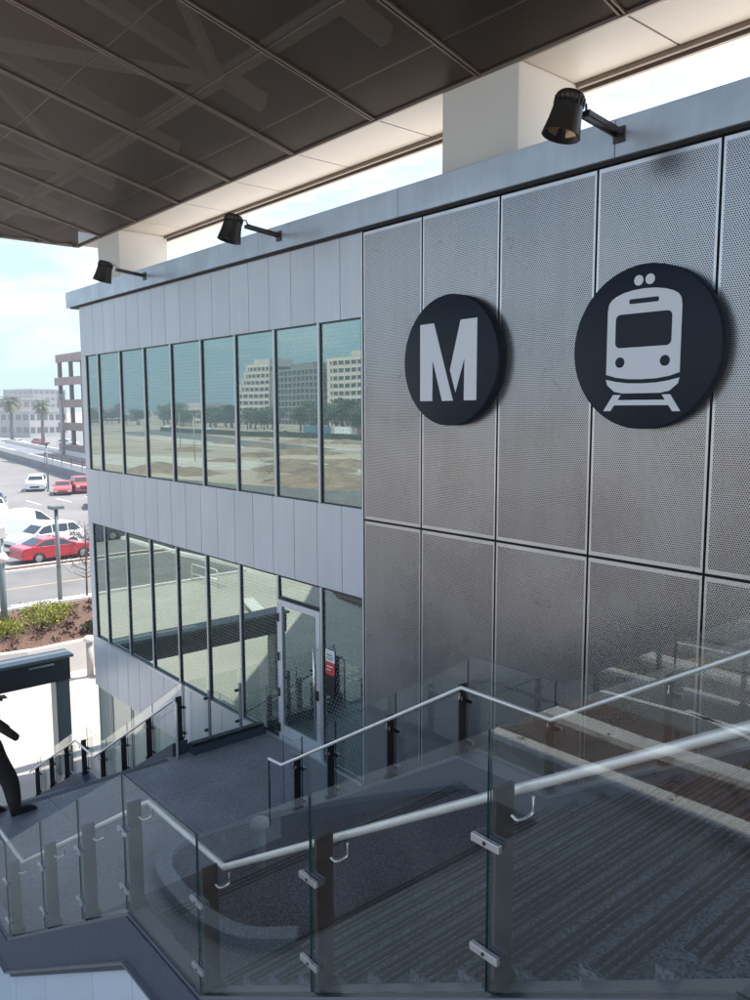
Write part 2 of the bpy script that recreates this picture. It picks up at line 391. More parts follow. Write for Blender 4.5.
# parapet with thin drip edge
m=MB(); xs=[XR,-1.2,-4.55,-7.65,-10.9,-14.1,-17.3,-19.35]
for a,b in zip(xs,xs[1:]): m.box(b+.003,a-.003,6.90,7.35,2.385,2.74)
m.box(-19.35,-19.0,7.35,YB,2.385,2.74)
bpart(m,'parapet',MT['parapet'],bev=.006)
bpart(MB().box(-19.2,XR,6.945,7.35,2.355,2.385).box(XL,XR,7.3,YB,2.3,2.505),'drip_edge',MT['dark_gap'])
# perforated stainless panels
xs=[-8.445,-7.30,-6.05,-4.79,-3.53,-2.27,-1.01,.25,1.5,3.0]
bpart(MB().box(-8.46,XR,YW+.045,YW+.1,-5.5,2.36),'panel_backing',MT['dark_gap'])
for a,b in zip(xs,xs[1:]):
    for z0,z1 in ((-1.515,2.34),(-5.5,-1.545)):
        m=MB().box(a+.013,b-.013,YW-.005,YW+.03,z0,z1,0)
        m.box(a+.038,b-.038,YW-.0075,YW,z0+.04,z1-.04,1)
        bpart(m,'perforated_panel',[MT['perf_edge'],MT['perf']])
bpart(MB().box(-8.475,-8.447,YW-.02,YW+.05,-5.5,2.36),'corner_trim',MT['alu'])
# glazing
mul=[-8.475,-9.46,-10.635,-11.82,-13.01,-14.2,-15.39,-16.58,-17.78,-18.5]
def window(a,b,z0,z1,gm='win'):
    w=MB();t=.02
    w.box(a,b,YW+.0,YW+.1,z1-t,z1);w.box(a,b,YW+.0,YW+.1,z0,z0+t)
    w.box(a,a+.014,YW+.002,YW+.1,z0+t,z1-t);w.box(b-.014,b,YW+.002,YW+.1,z0+t,z1-t)
    fr=bpart(w,'window',MT['alu_dark'])
    cx,cz=(a+b)/2,(z0+z1)/2; n=5
    tx,tz=random.uniform(-.0022,.0022),random.uniform(-.0022,.0022); xa,xb,za,zb=a+.014,b-.014,z0+t,z1-t; y_=YW+.016
    f=[(xa,y_-tx-tz,za),(xb,y_+tx-tz,za),(xb,y_+tx+tz,zb),(xa,y_-tx+tz,zb)]
    g=MB().hexa(f,[(p[0],YW+.04,p[2]) for p in f])
    o=g.build('pane',MT[gm]); o.parent=fr; return o
for a,b in zip(mul[1:],mul):
    window(a+.02,b-.02,-1.385,1.235)
for i,(a,b) in enumerate(zip(mul[1:],mul)):
    if i==1: window(a+.02,b-.02,-3.02,-2.665,'win_low')      # transom over the door
    else: window(a+.02,b-.02,-5.40,-2.665,'win_low')
for x in mul[1:]:
    for z0,z1 in ((-1.385,1.235),(-5.44,-2.665)):
        bpart(MB().box(x-.024,x+.024,YW-.022,YW+.1,z0,z1),'mullion',MT['alu'],bev=.003)
bpart(MB().box(-18.5,-8.48,YW-.05,YW+.1,-5.45,-5.40),'sill',MT['alu'])
bpart(MB().box(-18.8,-18.52,YW+.0,YW+.1,-1.385,1.235).box(-18.8,-18.52,YW,YW+.1,-5.45,-2.665),'corner_panel',MT['white_panel'])
# door
d=MB(); a,b=-10.61,-9.485; z0,z1=-5.40,-3.05; t=.10
d.box(a,a+t,YW-.03,YW+.04,z0,z1);d.box(b-t,b,YW-.03,YW+.04,z0,z1);d.box(a+t,b-t,YW-.03,YW+.04,z1-t,z1);d.box(a+t,b-t,YW-.03,YW+.04,z0,z0+.25)
D=bpart(d,'door',MT['door_white'],bev=.004)
MB().box(a+t,b-t,YW+.0,YW+.02,z0+.25,z1-t).build('pane',MT['win_low'],D)
h=MB().tube([(b-.06,YW-.10,-4.95),(b-.06,YW-.10,-3.55)],.016); 
for zz in (-4.85,-3.65): h.tube([(b-.06,YW-.10,zz),(b-.06,YW-.03,zz)],.012)
h.build('handle',MT['chrome'],D)
MB().box(b-.085,b-.035,YW-.055,YW-.03,-4.45,-4.30).build('lock',MT['black'],D)
for zz in (-3.35,-4.0,-4.6,-5.2): MB().box(a-.012,a+.02,YW-.05,YW-.03,zz-.07,zz+.07).build('hinge',MT['black'],D)
# lower level storefront
for a,b in ((-18.7,-17.95),(-17.9,-16.8),(-16.75,-15.7),(-15.65,-14.6)):
    w=MB();w.box(a,b,YW+.03,YW+.11,-6.72,-6.68);w.box(a,a+.035,YW+.03,YW+.11,G,-6.72);w.box(b-.035,b,YW+.03,YW+.11,G,-6.72)
    f=bpart(w,'window',MT['alu'])
    MB().box(a+.035,b-.035,YW+.05,YW+.07,G,-6.72).build('pane',MT['blind'],f)

# notice on the glass right of the door
N=empty('notice',(-9.27,7.004,-3.95),label='small white, red and black notice stuck on the glass right of the door',cat='notice')
m=MB();m.box(-.11,.11,-.004,.004,.17,.36,0);m.box(-.11,.11,-.004,.004,-.03,.17,1);m.box(-.11,.11,-.004,.004,-.36,-.03,2)
m.box(-.08,.05,-.006,-.004,.27,.285,2);m.box(-.08,.08,-.006,-.004,.235,.245,2);m.box(-.08,.06,-.006,-.004,.205,.215,2)
m.box(-.08,.07,-.006,-.004,.09,.11,0);m.box(-.08,.02,-.006,-.004,.04,.055,0)
m.build('card',[MT['sign_white'],MT['sticker_red'],MT['black']],N)

# ------------------------------------------------------------------ round signs
def disc_sign(cx,cz,label,shape):
    S=empty('round_sign',(cx,6.99,cz),label=label,cat='sign')
    Rr=.768
    MB().lathe([(0,.0),(Rr-.004,.0),(Rr,.004),(Rr,.136),(Rr-.006,.14),(0,.14)],(0,0,0),(0,-1,0),96).build('disc',MT['disc'],S)
    MB().box(-.3,.3,.0,.02,-.3,.3).build('mount',MT['black'],S)
    shape(S)
    return S
ML=[(-.480,.448),(-.243,.452),(.082,-.472),(-.098,-.474),(-.262,.015),(-.264,-.474),(-.476,-.474)]
MR=[(.196,.458),(.455,.460),(.452,-.470),(.258,-.470),(.262,.017),(.122,-.375),(.030,-.112)]
def letter(S):
    for P in (ML,MR):
        MB().prism(P,'y',-.1435,-.137).build('letter_stroke',MT['sign_white'],S)
disc_sign(-6.695,.567,'black round sign with a white letter M on perforated panels',letter)
def rrect(x0,x1,z0,z1,r,n=6):
    out=[]
    for cx,cz,a in ((x1-r,z1-r,0),(x0+r,z1-r,90),(x0+r,z0+r,180),(x1-r,z0+r,270)):
        for i in range(n+1):
            t=R(a+90*i/n); out.append((cx+r*math.cos(t),cz+r*math.sin(t)))
    return out
def circ(cx,cz,r,n=28): return [(cx+r*math.cos(2*math.pi*i/n),cz+r*math.sin(2*math.pi*i/n)) for i in range(n)]
def train(S):
    w=MB(); f0,f1=-.1435,-.137
    w.prism(circ(-.062,.622,.048),'y',f0,f1); w.prism(circ(.056,.622,.048),'y',f0,f1)
    body=[]
    for i in range(13):          # crowned roof
        t=i/12; x=-.382+.764*t; 
        body.append((x,.535-.09*abs(2*t-1)**2.4-.0))
    body=[(-.384,-.245),(-.384,.36),(-.372,.425),(-.345,.462)]+[(x,z) for x,z in [(-.30,.490),(-.22,.518),(-.12,.536),(0,.543),(.12,.536),(.22,.518),(.30,.490)]]+[(.345,.462),(.372,.425),(.384,.36),(.384,-.245),(.28,-.275),(.15,-.293),(0,-.298),(-.15,-.293),(-.28,-.275)]
    w.prism(body,'y',f0,f1)
    w.prism([(-.384,-.292),(-.28,-.315),(-.15,-.332),(0,-.337),(.15,-.332),(.28,-.315),(.384,-.292),(.37,-.345),(.29,-.41),(.20,-.428),(-.20,-.428),(-.29,-.41),(-.37,-.345)],'y',f0,f1)
    w.prism([(-.27,-.492),(.27,-.492),(.285,-.542),(-.285,-.542)],'y',f0,f1)
    w.prism([(-.30,-.443),(-.215,-.443),(-.236,-.4915),(-.2955,-.5425),(-.325,-.598),(-.405,-.598)][:2]+[(-.325,-.598),(-.405,-.598)],'y',f0-.0004,f1)
    w.prism([(.30,-.443),(.215,-.443),(.325,-.598),(.405,-.598)],'y',f0-.0004,f1)
    w.build('pictogram',MT['sign_white'],S)
    h=MB(); g0,g1=-.1452,-.140
    h.prism(rrect(-.155,.155,.41,.455,.022),'y',g0,g1)
    h.prism(rrect(-.292,.292,.005,.32,.05),'y',g0,g1)
    h.prism(circ(-.235,-.133,.05),'y',g0,g1); h.prism(circ(.235,-.133,.05),'y',g0,g1)
    h.build('pictogram_cutout',MT['disc'],S)
disc_sign(-4.15,.57,'black round sign with a white train front pictogram, right of the M sign',train)

# ------------------------------------------------------------------ canopy
SL=math.tan(R(13.4)); ZC=3.87; YC=7.3
def zs(y): return ZC+(YC-y)*SL
CP=empty('station_canopy',(-7,3,G),label='huge bronze soffited roof canopy on white columns above the building',cat='canopy')
coff=Vector((-7,3,G))
def cpart(mb,name,m,parent=None,bev=0):
    o=mb.build(name,m,None,bev); o.parent=parent or CP; o.matrix_parent_inverse=Matrix.Translation(-coff); return o
YMIN=-3.2
def xend(y): return -19.45-(YC-y)*1.2
ys=[7.3,6.62,5.56,4.36,3.16,1.96,.76,-.44,-1.64,YMIN]
sx=[-19.4+.0]+[-18.02+1.895*i for i in range(0,15)]
m=MB(); e=.012
allx=[-18.02-1.895*i for i in range(8,0,-1)]+[-18.02+1.895*i for i in range(0,15)]
for y1,y0 in zip(ys,ys[1:]):
    for x0,x1 in zip(allx,allx[1:]):
        a,b=x0+e,x1-e; R_=[(a,y0+e),(b,y0+e),(b,y1-e),(a,y1-e)]; p=[]
        for i in range(4):                      # clip the panel by the slanted end of the canopy
            P_,Q_=R_[i],R_[(i+1)%4]; fp,fq=P_[0]-xend(P_[1]),Q_[0]-xend(Q_[1])
            if fp>=0: p.append(P_)
            if fp*fq<0: t_=fp/(fp-fq); p.append((P_[0]+(Q_[0]-P_[0])*t_,P_[1]+(Q_[1]-P_[1])*t_))
        n_=len(p)
        if n_<3: continue
        m.add([(x,y,zs(y)) for x,y in p]+[(x,y,zs(y)+.006) for x,y in p],[list(range(n_)),list(range(n_,2*n_))[::-1]]+[(i,(i+1)%n_,n_+(i+1)%n_,n_+i) for i in range(n_)])
cpart(m,'perforated_soffit',MT['soffit'])
m=MB()
for x in allx:
    y0=YMIN; y1=YC
    if x<-19.4: y1=YC+(x+19.45)/1.2
    if y1<=y0: continue
    m.bar((x-.028,y0,zs(y0)+.0),(x-.028,y1,zs(y1)+.0),.022,.045); m.bar((x+.028,y0,zs(y0)+.0),(x+.028,y1,zs(y1)),.022,.045)
cpart(m,'soffit_rib',MT['seam'])
m=MB()
for y in ys[1:]:
    m.bar((xend(y),y,zs(y)+.02),(8,y,zs(y)+.02),.03,.02)
m.box(-19.4,8.4,7.28,7.315,3.84,3.90)
cpart(m,'soffit_cross_seam',MT['seam'])
m=MB()
bx=[-19.4]+[x for x in allx if x>-19]+[8.5]
for a,b in zip(bx,bx[1:]): m.box(a+.014,b-.014,7.32,8.36,3.875,3.90)
cpart(m,'edge_soffit',MT['soffit_edge'])
cpart(MB().box(-19.4,8.5,7.3,8.5,3.905,3.93),'soffit_backing',MT['dark_gap'])
cpart(MB().box(-19.4,8.5,8.37,8.42,3.82,3.9).box(-19.4,8.5,8.47,8.52,3.79,3.9).box(-19.4,8.5,8.42,8.47,3.86,3.9),'gutter',MT['seam'])
m=MB().box(-19.4,8.5,8.53,8.80,3.83,3.86)
x=-19.2
while x<8.3:
    m.add([(x,8.80,3.84),(x+.46,8.80,3.84),(x+.34,9.03,3.84),(x+.12,9.03,3.84),(x,8.80,3.86),(x+.46,8.80,3.86),(x+.34,9.03,3.86),(x+.12,9.03,3.86)],[(0,3,2,1),(4,5,6,7),(0,1,5,4),(1,2,6,5),(2,3,7,6),(3,0,4,7)])
    x+=.95
cpart(m,'roof_deck_edge',MT['roof_light'])
# roof above and the truss seen through the perforations
rf=MB()
rf.add([(xend(YMIN)-.2,YMIN-.2,zs(YMIN)+1.5),(8.6,YMIN-.2,zs(YMIN)+1.5),(8.6,8.78,4.15),(-19.5,8.78,4.15),(xend(YMIN)-.2,YMIN-.2,zs(YMIN)+1.6),(8.6,YMIN-.2,zs(YMIN)+1.6),(8.6,8.78,4.22),(-19.5,8.78,4.22)],[(0,3,2,1),(4,5,6,7),(0,1,5,4),(1,2,6,5),(2,3,7,6),(3,0,4,7)])
cpart(rf,'roof_deck',MT['roof'])
t=MB()
for i,x in enumerate([-21+2.7*j for j in range(11)]):
    t.bar((x,6.6,zs(6.6)+.35),(x,YMIN+.3,zs(YMIN)+.8),.16,.22)
    if i%2==0:
        t.bar((x,5.9,zs(5.9)+.3),(x+2.7,3.2,zs(3.2)+.4),.12,.16); t.bar((x+2.7,3.2,zs(3.2)+.4),(x,.6,zs(.6)+.5),.12,.16)
    else:
        t.bar((x,3.2,zs(3.2)+.4),(x+2.7,5.9,zs(5.9)+.3),.12,.16)
for y in (6.0,3.2,.5): t.bar((-22,y,zs(y)+.45),(8,y,zs(y)+.45),.14,.18)
cpart(t,'roof_truss',MT['truss'])
m=MB().hexa([(xend(YMIN)-.03,YMIN,zs(YMIN)),(xend(YC)-.03,YC,zs(YC)),(xend(YC)+.01,YC,zs(YC)),(xend(YMIN)+.01,YMIN,zs(YMIN))],[(xend(YMIN)-.03,YMIN,zs(YMIN)+1.5),(xend(YC)-.03,YC,4.35),(xend(YC)+.01,YC,4.35),(xend(YMIN)+.01,YMIN,zs(YMIN)+1.5)])
cpart(m,'end_fascia',MT['roof'])
# scalloped left verge
m=MB(); y=YC
while y>YMIN:
    y2=y-.62; m.bar((xend(y)-.02,y,zs(y)+.02),(xend(y2)-.02,y2,zs(y2)+.02),.10,.10)
    m.bar((xend(y)-.05,y-.1,zs(y)+.0),(xend(y2+.2)-.10,y2+.2,zs(y2)+.02),.16,.05); y=y2
cpart(m,'verge_trim',MT['seam'])
for a,b in ((-18.29,-17.12),(-7.27,-6.08),(3.8,5.0)):
    cpart(MB().box(a,b,7.3,8.44,2.30,3.872),'column',MT['column'],bev=.012)

# ------------------------------------------------------------------ floodlights on the parapet
def floodlight():
    F=empty('floodlight')
    # local frame: origin where the arm meets the parapet, arm runs out along -y
    MB().box(-.07,.07,-.012,.0,-.07,.09).build('wall_plate',MT['lamp'],F,bev=.004)
    a=MB();a.bar((-.045,0,.02),(-.045,-.60,.08),.026,.05);a.bar((.045,0,.02),(.045,-.60,.08),.026,.05);a.bar((-.06,-.60,.08),(.06,-.60,.08),.03,.055)
    a.build('arm',MT['lamp'],F)
    MB().tube([(0,-.58,.09),(.03,-.63,.16),(.02,-.68,.16),(0,-.72,.10)],.014,8).build('hook',MT['clamp'],F)
    ax=Vector((-.14,-.20,-.97)); c=Vector((-.01,-.82,.20))
    H=MB().lathe([(0,-.02),(.12,-.02),(.138,.0),(.142,.06),(.130,.066),(.142,.074),(.145,.12),(.160,.24),(.188,.38),(.190,.386),(.180,.386),(.150,.24),(.06,.15),(0,.14)],c,ax,32).build('lamp_housing',MT['lamp'],F)
    fins=MB()
    a1=ax.normalized().orthogonal().normalized();b1=ax.normalized().cross(a1)
    for k in range(18):
        t=2*math.pi*k/18; r=(a1*math.cos(t)+b1*math.sin(t)); p=c+ax.normalized()*.02+r*.142
        fins.bar(p,p+ax.normalized()*.08,.012,.018,up=tuple(r))
    fins.build('cooling_fin',MT['lamp'],H)
    rr=MB()
    for k in range(4):
        t=2*math.pi*k/4+.4; r=(a1*math.cos(t)+b1*math.sin(t)); s2=(a1*math.cos(t+.9)+b1*math.sin(t+.9))
        n=ax.normalized()
        rr.add([c+n*.13,c+n*.34+r*.15,c+n*.34+s2*.15,c+n*.20+(r+s2)*.06],[(0,1,2),(0,2,3)])
    rr.build('reflector',MT['reflector'],H)
    return F
F0=floodlight()
for i,(x,lab) in enumerate(((-4.50,'nearest black floodlight on an arm above the train sign'),(-10.3,'middle black floodlight, over the white panels between the canopy columns'),(-15.0,'farthest black floodlight, in front of the left canopy column'))):
    F=F0 if i==0 else copy_tree(F0)
    F.location=(x,6.895,2.57);F.scale=(.92,.92,.92); tag(F,lab,'floodlight','floodlights along the parapet')

# ------------------------------------------------------------------ stairs
ST=empty('outdoor_staircase',(-8,3.7,G),label='dark concrete staircase with striped treads and landings beside the station wall',cat='staircase')
soff=Vector((-8,3.7,G))
def spart(mb,name,m,parent=None,bev=0):
    o=mb.build(name,m,None,bev); o.parent=parent or ST; o.matrix_parent_inverse=Matrix.Translation(-soff); return o
Y0,Y1=2.15,5.33
def flight(x_top,z_top,x_bot,z_bot,n):
    """n risers going down towards -x"""
    m=MB(); r=(z_top-z_bot)/n; td=(x_top-x_bot)/(n-1)
    for i in range(1,n):
        z=z_top-r*i; xa=x_top-td*(i-1); xb=xa-td
        m.box(xb,xa+.02,Y0,Y1,z-.32,z,0)
        for k in range(3):
            q=xb+.03+.036*k; m.box(q,q+.019,Y0+.015,Y1-.06,z-.004,z+.0025,1)
    spart(m,'stair_flight',[MT['tread'],MT['groove']])
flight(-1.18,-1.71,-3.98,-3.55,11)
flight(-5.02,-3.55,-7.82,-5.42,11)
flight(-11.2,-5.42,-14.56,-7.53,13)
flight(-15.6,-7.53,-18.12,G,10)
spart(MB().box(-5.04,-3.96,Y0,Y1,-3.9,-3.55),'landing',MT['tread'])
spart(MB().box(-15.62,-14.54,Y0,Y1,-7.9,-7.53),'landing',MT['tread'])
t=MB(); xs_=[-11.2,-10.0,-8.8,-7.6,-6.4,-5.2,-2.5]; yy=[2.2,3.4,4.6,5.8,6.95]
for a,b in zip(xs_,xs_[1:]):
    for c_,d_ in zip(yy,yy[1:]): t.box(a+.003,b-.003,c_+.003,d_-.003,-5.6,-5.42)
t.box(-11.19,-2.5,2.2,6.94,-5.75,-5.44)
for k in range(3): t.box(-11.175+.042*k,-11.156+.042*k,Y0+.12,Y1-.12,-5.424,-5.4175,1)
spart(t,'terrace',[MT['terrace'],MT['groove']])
for x,z in ((-5.02,-3.55),(-1.18,-1.71)):
    g=MB()
    for k in range(3): g.box(x+.022+.042*k,x+.041+.042*k,Y0+.12,Y1-.12,z-.004,z+.0025)
    spart(g,'nosing_strip',MT['groove'])
# kerb profile: x -> z of the kerb top
KP=[(3,-1.46),(-.88,-1.46),(-3.98,-3.32),(-5.02,-3.32),(-8.12,-5.18),(-11.12,-5.18),(-14.6,-7.30),(-15.6,-7.30),(-18.75,-9.10)]
def zk(x):
    for (a,za),(b,zb) in zip(KP,KP[1:]):
        if b<=x<=a: return za+(zb-za)*(a-x)/(a-b)
    return KP[-1][1] if x<KP[-1][0] else KP[0][1]
def kerb(y0,y1,xa,xb,h,name,m,dz=0.0):
    pts=[x for x,_ in KP if xb<x<xa]; X=[xa]+pts+[xb]
    top=[(x,zk(x)+dz) for x in X]
    # constant depth measured square to the slope: move the lower break points
    bot=[]
    for i,(x,z_) in enumerate(top):
        if 0<i<len(top)-1:
            d1=(Vector(top[i])-Vector(top[i-1])).normalized();d2=(Vector(top[i+1])-Vector(top[i])).normalized()
            n1=Vector((-d1.y,d1.x));n2=Vector((-d2.y,d2.x)); n=(n1+n2).normalized()
            if n.y>0:n=-n
            n=n*(h/abs(n.dot(n1))); bot.append((x+n.x,z_+n.y))
        else: bot.append((x,z_-h))
    m_=MB()
    for i in range(len(top)-1):
        q=[top[i],top[i+1],bot[i+1],bot[i]]
        m_.prism(q,'y',y0,y1)
    return spart(m_,name,m)
kerb(2.03,2.14,3,-11.15,.25,'kerb',MT['kerb'],dz=-.15)
kerb(2.018,2.145,3,-11.15,.022,'kerb_trim',MT['flange'],dz=-.1275)
kerb(2.005,2.0295,3,-11.15,.34,'stringer',MT['kerb'],dz=-.153)
kerb(1.965,2.0045,3,-11.15,.02,'stringer_flange',MT['flange'],dz=-.473)
kerb(5.32,5.58,3,-8.12,.30,'kerb',MT['kerb'])
kerb(5.315,5.585,3,-8.12,.022,'kerb_trim',MT['flange'],dz=.0225)
kerb(5.32,5.58,-11.15,-18.7,.30,'kerb',MT['kerb']); kerb(2.0,2.21,-11.15,-18.7,.30,'kerb',MT['kerb'])
spart(MB().box(-11.2,-10.98,5.6,6.94,-5.42,-5.30),'kerb',MT['kerb'])
# light metal side wall under the near stringer
m=MB(); X=sorted(set([-1.0-1.2*k for k in range(9)]+[-3.9,-5.02,-7.95,-11.15]),reverse=True); X=[x for x in X]
for a,b in zip(X,X[1:]): m.prism([(a-.004,G),(a-.004,zk(a)-.46),(b+.004,zk(b)-.46),(b+.004,G)],'y',2.032,2.06)
spart(m,'side_panel',MT['stair_side'])
spart(MB().box(-11.16,-3,2.05,2.10,G,-5.8).box(-11.16,-11.10,2.05,6.9,G,-5.76),'support_wall',MT['conc_grey'])
# upper deck on which the photographer stands
struct(MB().box(-1.18,8,2.145,5.3,-1.95,-1.711).box(-.28,8,.26,1.99,-1.95,-1.712).box(-.45,8,-4,.25,-1.95,-1.71).build('upper_deck',MT['tread']))

# ------------------------------------------------------------------ glass railings
def railing(label,yp,side,posts,xa,xb,rails,end_posts=True,hand=True,drop=None,group='glass railings of the staircase',zo=0.0,zb=0.0):
    """yp = centre line of the blade posts, side = -1: glass towards -y"""
    base=Vector((posts[len(posts)//2],yp,zk(posts[len(posts)//2])))
    L=empty('glass_railing',tuple(base),label=label,cat='railing',group=group)
    def P(mb,name,m,parent=None,bev=0):
        o=mb.build(name,m,None,bev);o.parent=parent or L
        o.matrix_parent_inverse=Matrix.Translation(-base) if (parent is None) else Matrix.Identity(4); return o
    yg=yp+side*.075; yh=yp-side*.10
    for x in posts:
        z=zk(x)+zo
        b=P(MB().box(x-.010,x+.010,yp-.05,yp+.05,z+zb+.02,z+.735),'post',MT['post'],bev=.003)
        MB().box(x-.035,x+.035,yp-.062,yp+.062,z+zb+.02,z+zb+.062).build('base_shoe',MT['black'],b)
        for dz in (.13,.55):
            c_=MB().box(x-.065,x+.065,yg+side*.0065,yg+side*.026,z+dz-.015,z+dz+.015,0)
            c_.box(x-.060,x+.060,yg-side*.0065,yg-side*.030,z+dz-.014,z+dz+.014,1)
            c_.tube([(x,yg-side*.03,z+dz),(x,yp+side*.05,z+dz)],.014,8,1)
            c_.tube([(x,yg+side*.026,z+dz),(x,yg+side*.030,z+dz)],.008,8,1)
            c_.build('glass_clamp',[MT['clamp'],MT['black']],b,bev=.003)
        if hand:
            zh=zk(x)+.69+zo
            br=MB().tube(curve_pts([(x+.008,yp-side*.03,zh-.075),(x+.03,yp-side*.05,zh-.095),(x+.05,yh,zh-.08),(x+.055,yh,zh-.045),(x+.055,yh,zh-.01)],5),.0075,8)
            br.build('handrail_bracket',MT['chrome'],b)
    X=[xa]+[x for x in posts if xb<x<xa]+[xb]
    for a,b_ in zip(X,X[1:]):
        a2=a-.006; b2=b_+.006
        brk=[x for x,_ in KP if b2+.02<x<a2-.02]
        xs2=[a2]+brk+[b2]
        poly=[(x,zk(x)+.96+zo) for x in xs2]+[(x,zk(x)+.03+zo+zb) for x in xs2[::-1]]
        g=MB(); n=len(poly)
        vs=[(u,yg-.005,v) for u,v in poly]+[(u,yg+.005,v) for u,v in poly]
        g.add(vs,[list(range(n)),list(range(n,2*n))[::-1]],0)
        g.add(vs,[(i,(i+1)%n,n+(i+1)%n,n+i) for i in range(n)],1)
        P(g,'glass_panel',[MT['glass'],MT['glass_edge']])
    if hand:
        for pts in rails:
            P(MB().tube([(x,yh,z+(zo if x>-11.3 else 0)) for x,z in pts],.020,14),'handrail',MT['rail'])
    if drop is not None:
        P(MB().tube([(drop[0],yh,drop[1]),(drop[0],yh,drop[2])],.012,8),'end_bar',MT['black'])
    return L
H=.69
railing('near glass railing in the foreground, climbing from the terrace to the upper deck',2.105,-1,
  [1.2,.2,-.75,-1.765,-2.85,-3.98,-5.04,-5.94,-6.90,-8.06,-9.1,-10.1,-11.05],2.2,-11.12,
  [[(2.2,-1.46+H),(-.88,-1.46+H),(-3.98,-3.32+H),(-5.02,-3.32+H),(-8.12,-5.18+H),(-11.12,-5.18+H)]],zo=-.08,zb=-.06)
railing('glass railing in front of the perforated panels on the wall side of the upper stairs',5.45,1,
  [1.2,.2,-.85,-1.92,-2.98,-4.07,-5.10,-6.15,-7.22,-7.92],2.2,-8.35,
  [[(2.2,-1.46+H),(-.88,-1.46+H),(-3.98,-3.32+H),(-5.02,-3.32+H),(-8.12,-5.18+H),(-8.42,-5.20+H)]],drop=(-8.42,-5.20+H,-5.42))
railing('glass railing on the far side of the stairs going down to the plaza',5.45,1,
  [-11.16,-12.30,-13.40,-14.42,-15.42,-16.45,-17.45,-18.50],-11.1,-18.7,
  [[(-11.05,-5.18-.25),(-11.05,-5.18+H-.04),(-11.12,-5.18+H),(-14.6,-7.30+H),(-15.6,-7.30+H),(-18.75,-9.10+H)]])
railing('glass railing on the near side of the lower stairs, left of the terrace',2.06,-1,
  [-12.30,-13.40,-14.5,-15.55,-16.6,-17.7],-11.2,-18.7,
  [[(-11.2,-5.22+H),(-14.6,-7.30+H),(-15.6,-7.30+H),(-18.75,-9.10+H)]])
# short guard between the terrace and the building front
gb=Vector((-11.1,6.2,-5.3))
L=empty('glass_guard',tuple(gb),label='short clear glass guard at the terrace end beside the building front',cat='railing')
def GP(mb,name,m,parent=None,bev=0):
    o=mb.build(name,m,None,bev);o.parent=parent or L
    o.matrix_parent_inverse=Matrix.Translation(-gb) if parent is None else Matrix.Identity(4);return o
for y in (5.95,6.52):
    b=GP(MB().box(-11.14,-11.06,y-.01,y+.01,-5.30,-4.48),'post',MT['flange'],bev=.003)
    for z_ in (-5.15,-4.62):
        MB().box(-11.19,-11.15,y-.055,y+.055,z_-.018,z_+.018).box(-11.175,-11.14,y-.02,y+.02,z_-.014,z_+.014).build('glass_clamp',MT['black'],b)
for a,b in ((5.62,5.93),(5.965,6.50),(6.535,6.93)):
    g=MB();g.box(-11.152,-11.14,a,b,-5.27,-4.25);GP(g,'glass_panel',MT['glass'])
GP(MB().box(-11.16,-11.04,5.6,6.93,-5.298,-5.26),'base_channel',MT['black'])

# ------------------------------------------------------------------ gate portal at the foot of the stairs
Pt=empty('portal_frame',(-19.9,3.8,G),label='dark grey portal frame spanning the foot of the stairs on the plaza',cat='gate')
m=MB();m.box(-.26,.26,-3.0,2.9,2.45,3.02);m.build('lintel',MT['alu_dark'],Pt,bev=.01)
MB().box(-.31,.31,-3.08,2.98,3.02,3.09).build('capping',MT['pole'],Pt,bev=.005)
for y in (2.72,-2.82): MB().box(-.2,.2,y-.17,y+.17,0,2.42).build('post',MT['pole'],Pt,bev=.008)
MB().box(.281,.30,1.9,2.5,2.9,2.95).build('sensor',MT['chrome'],Pt)

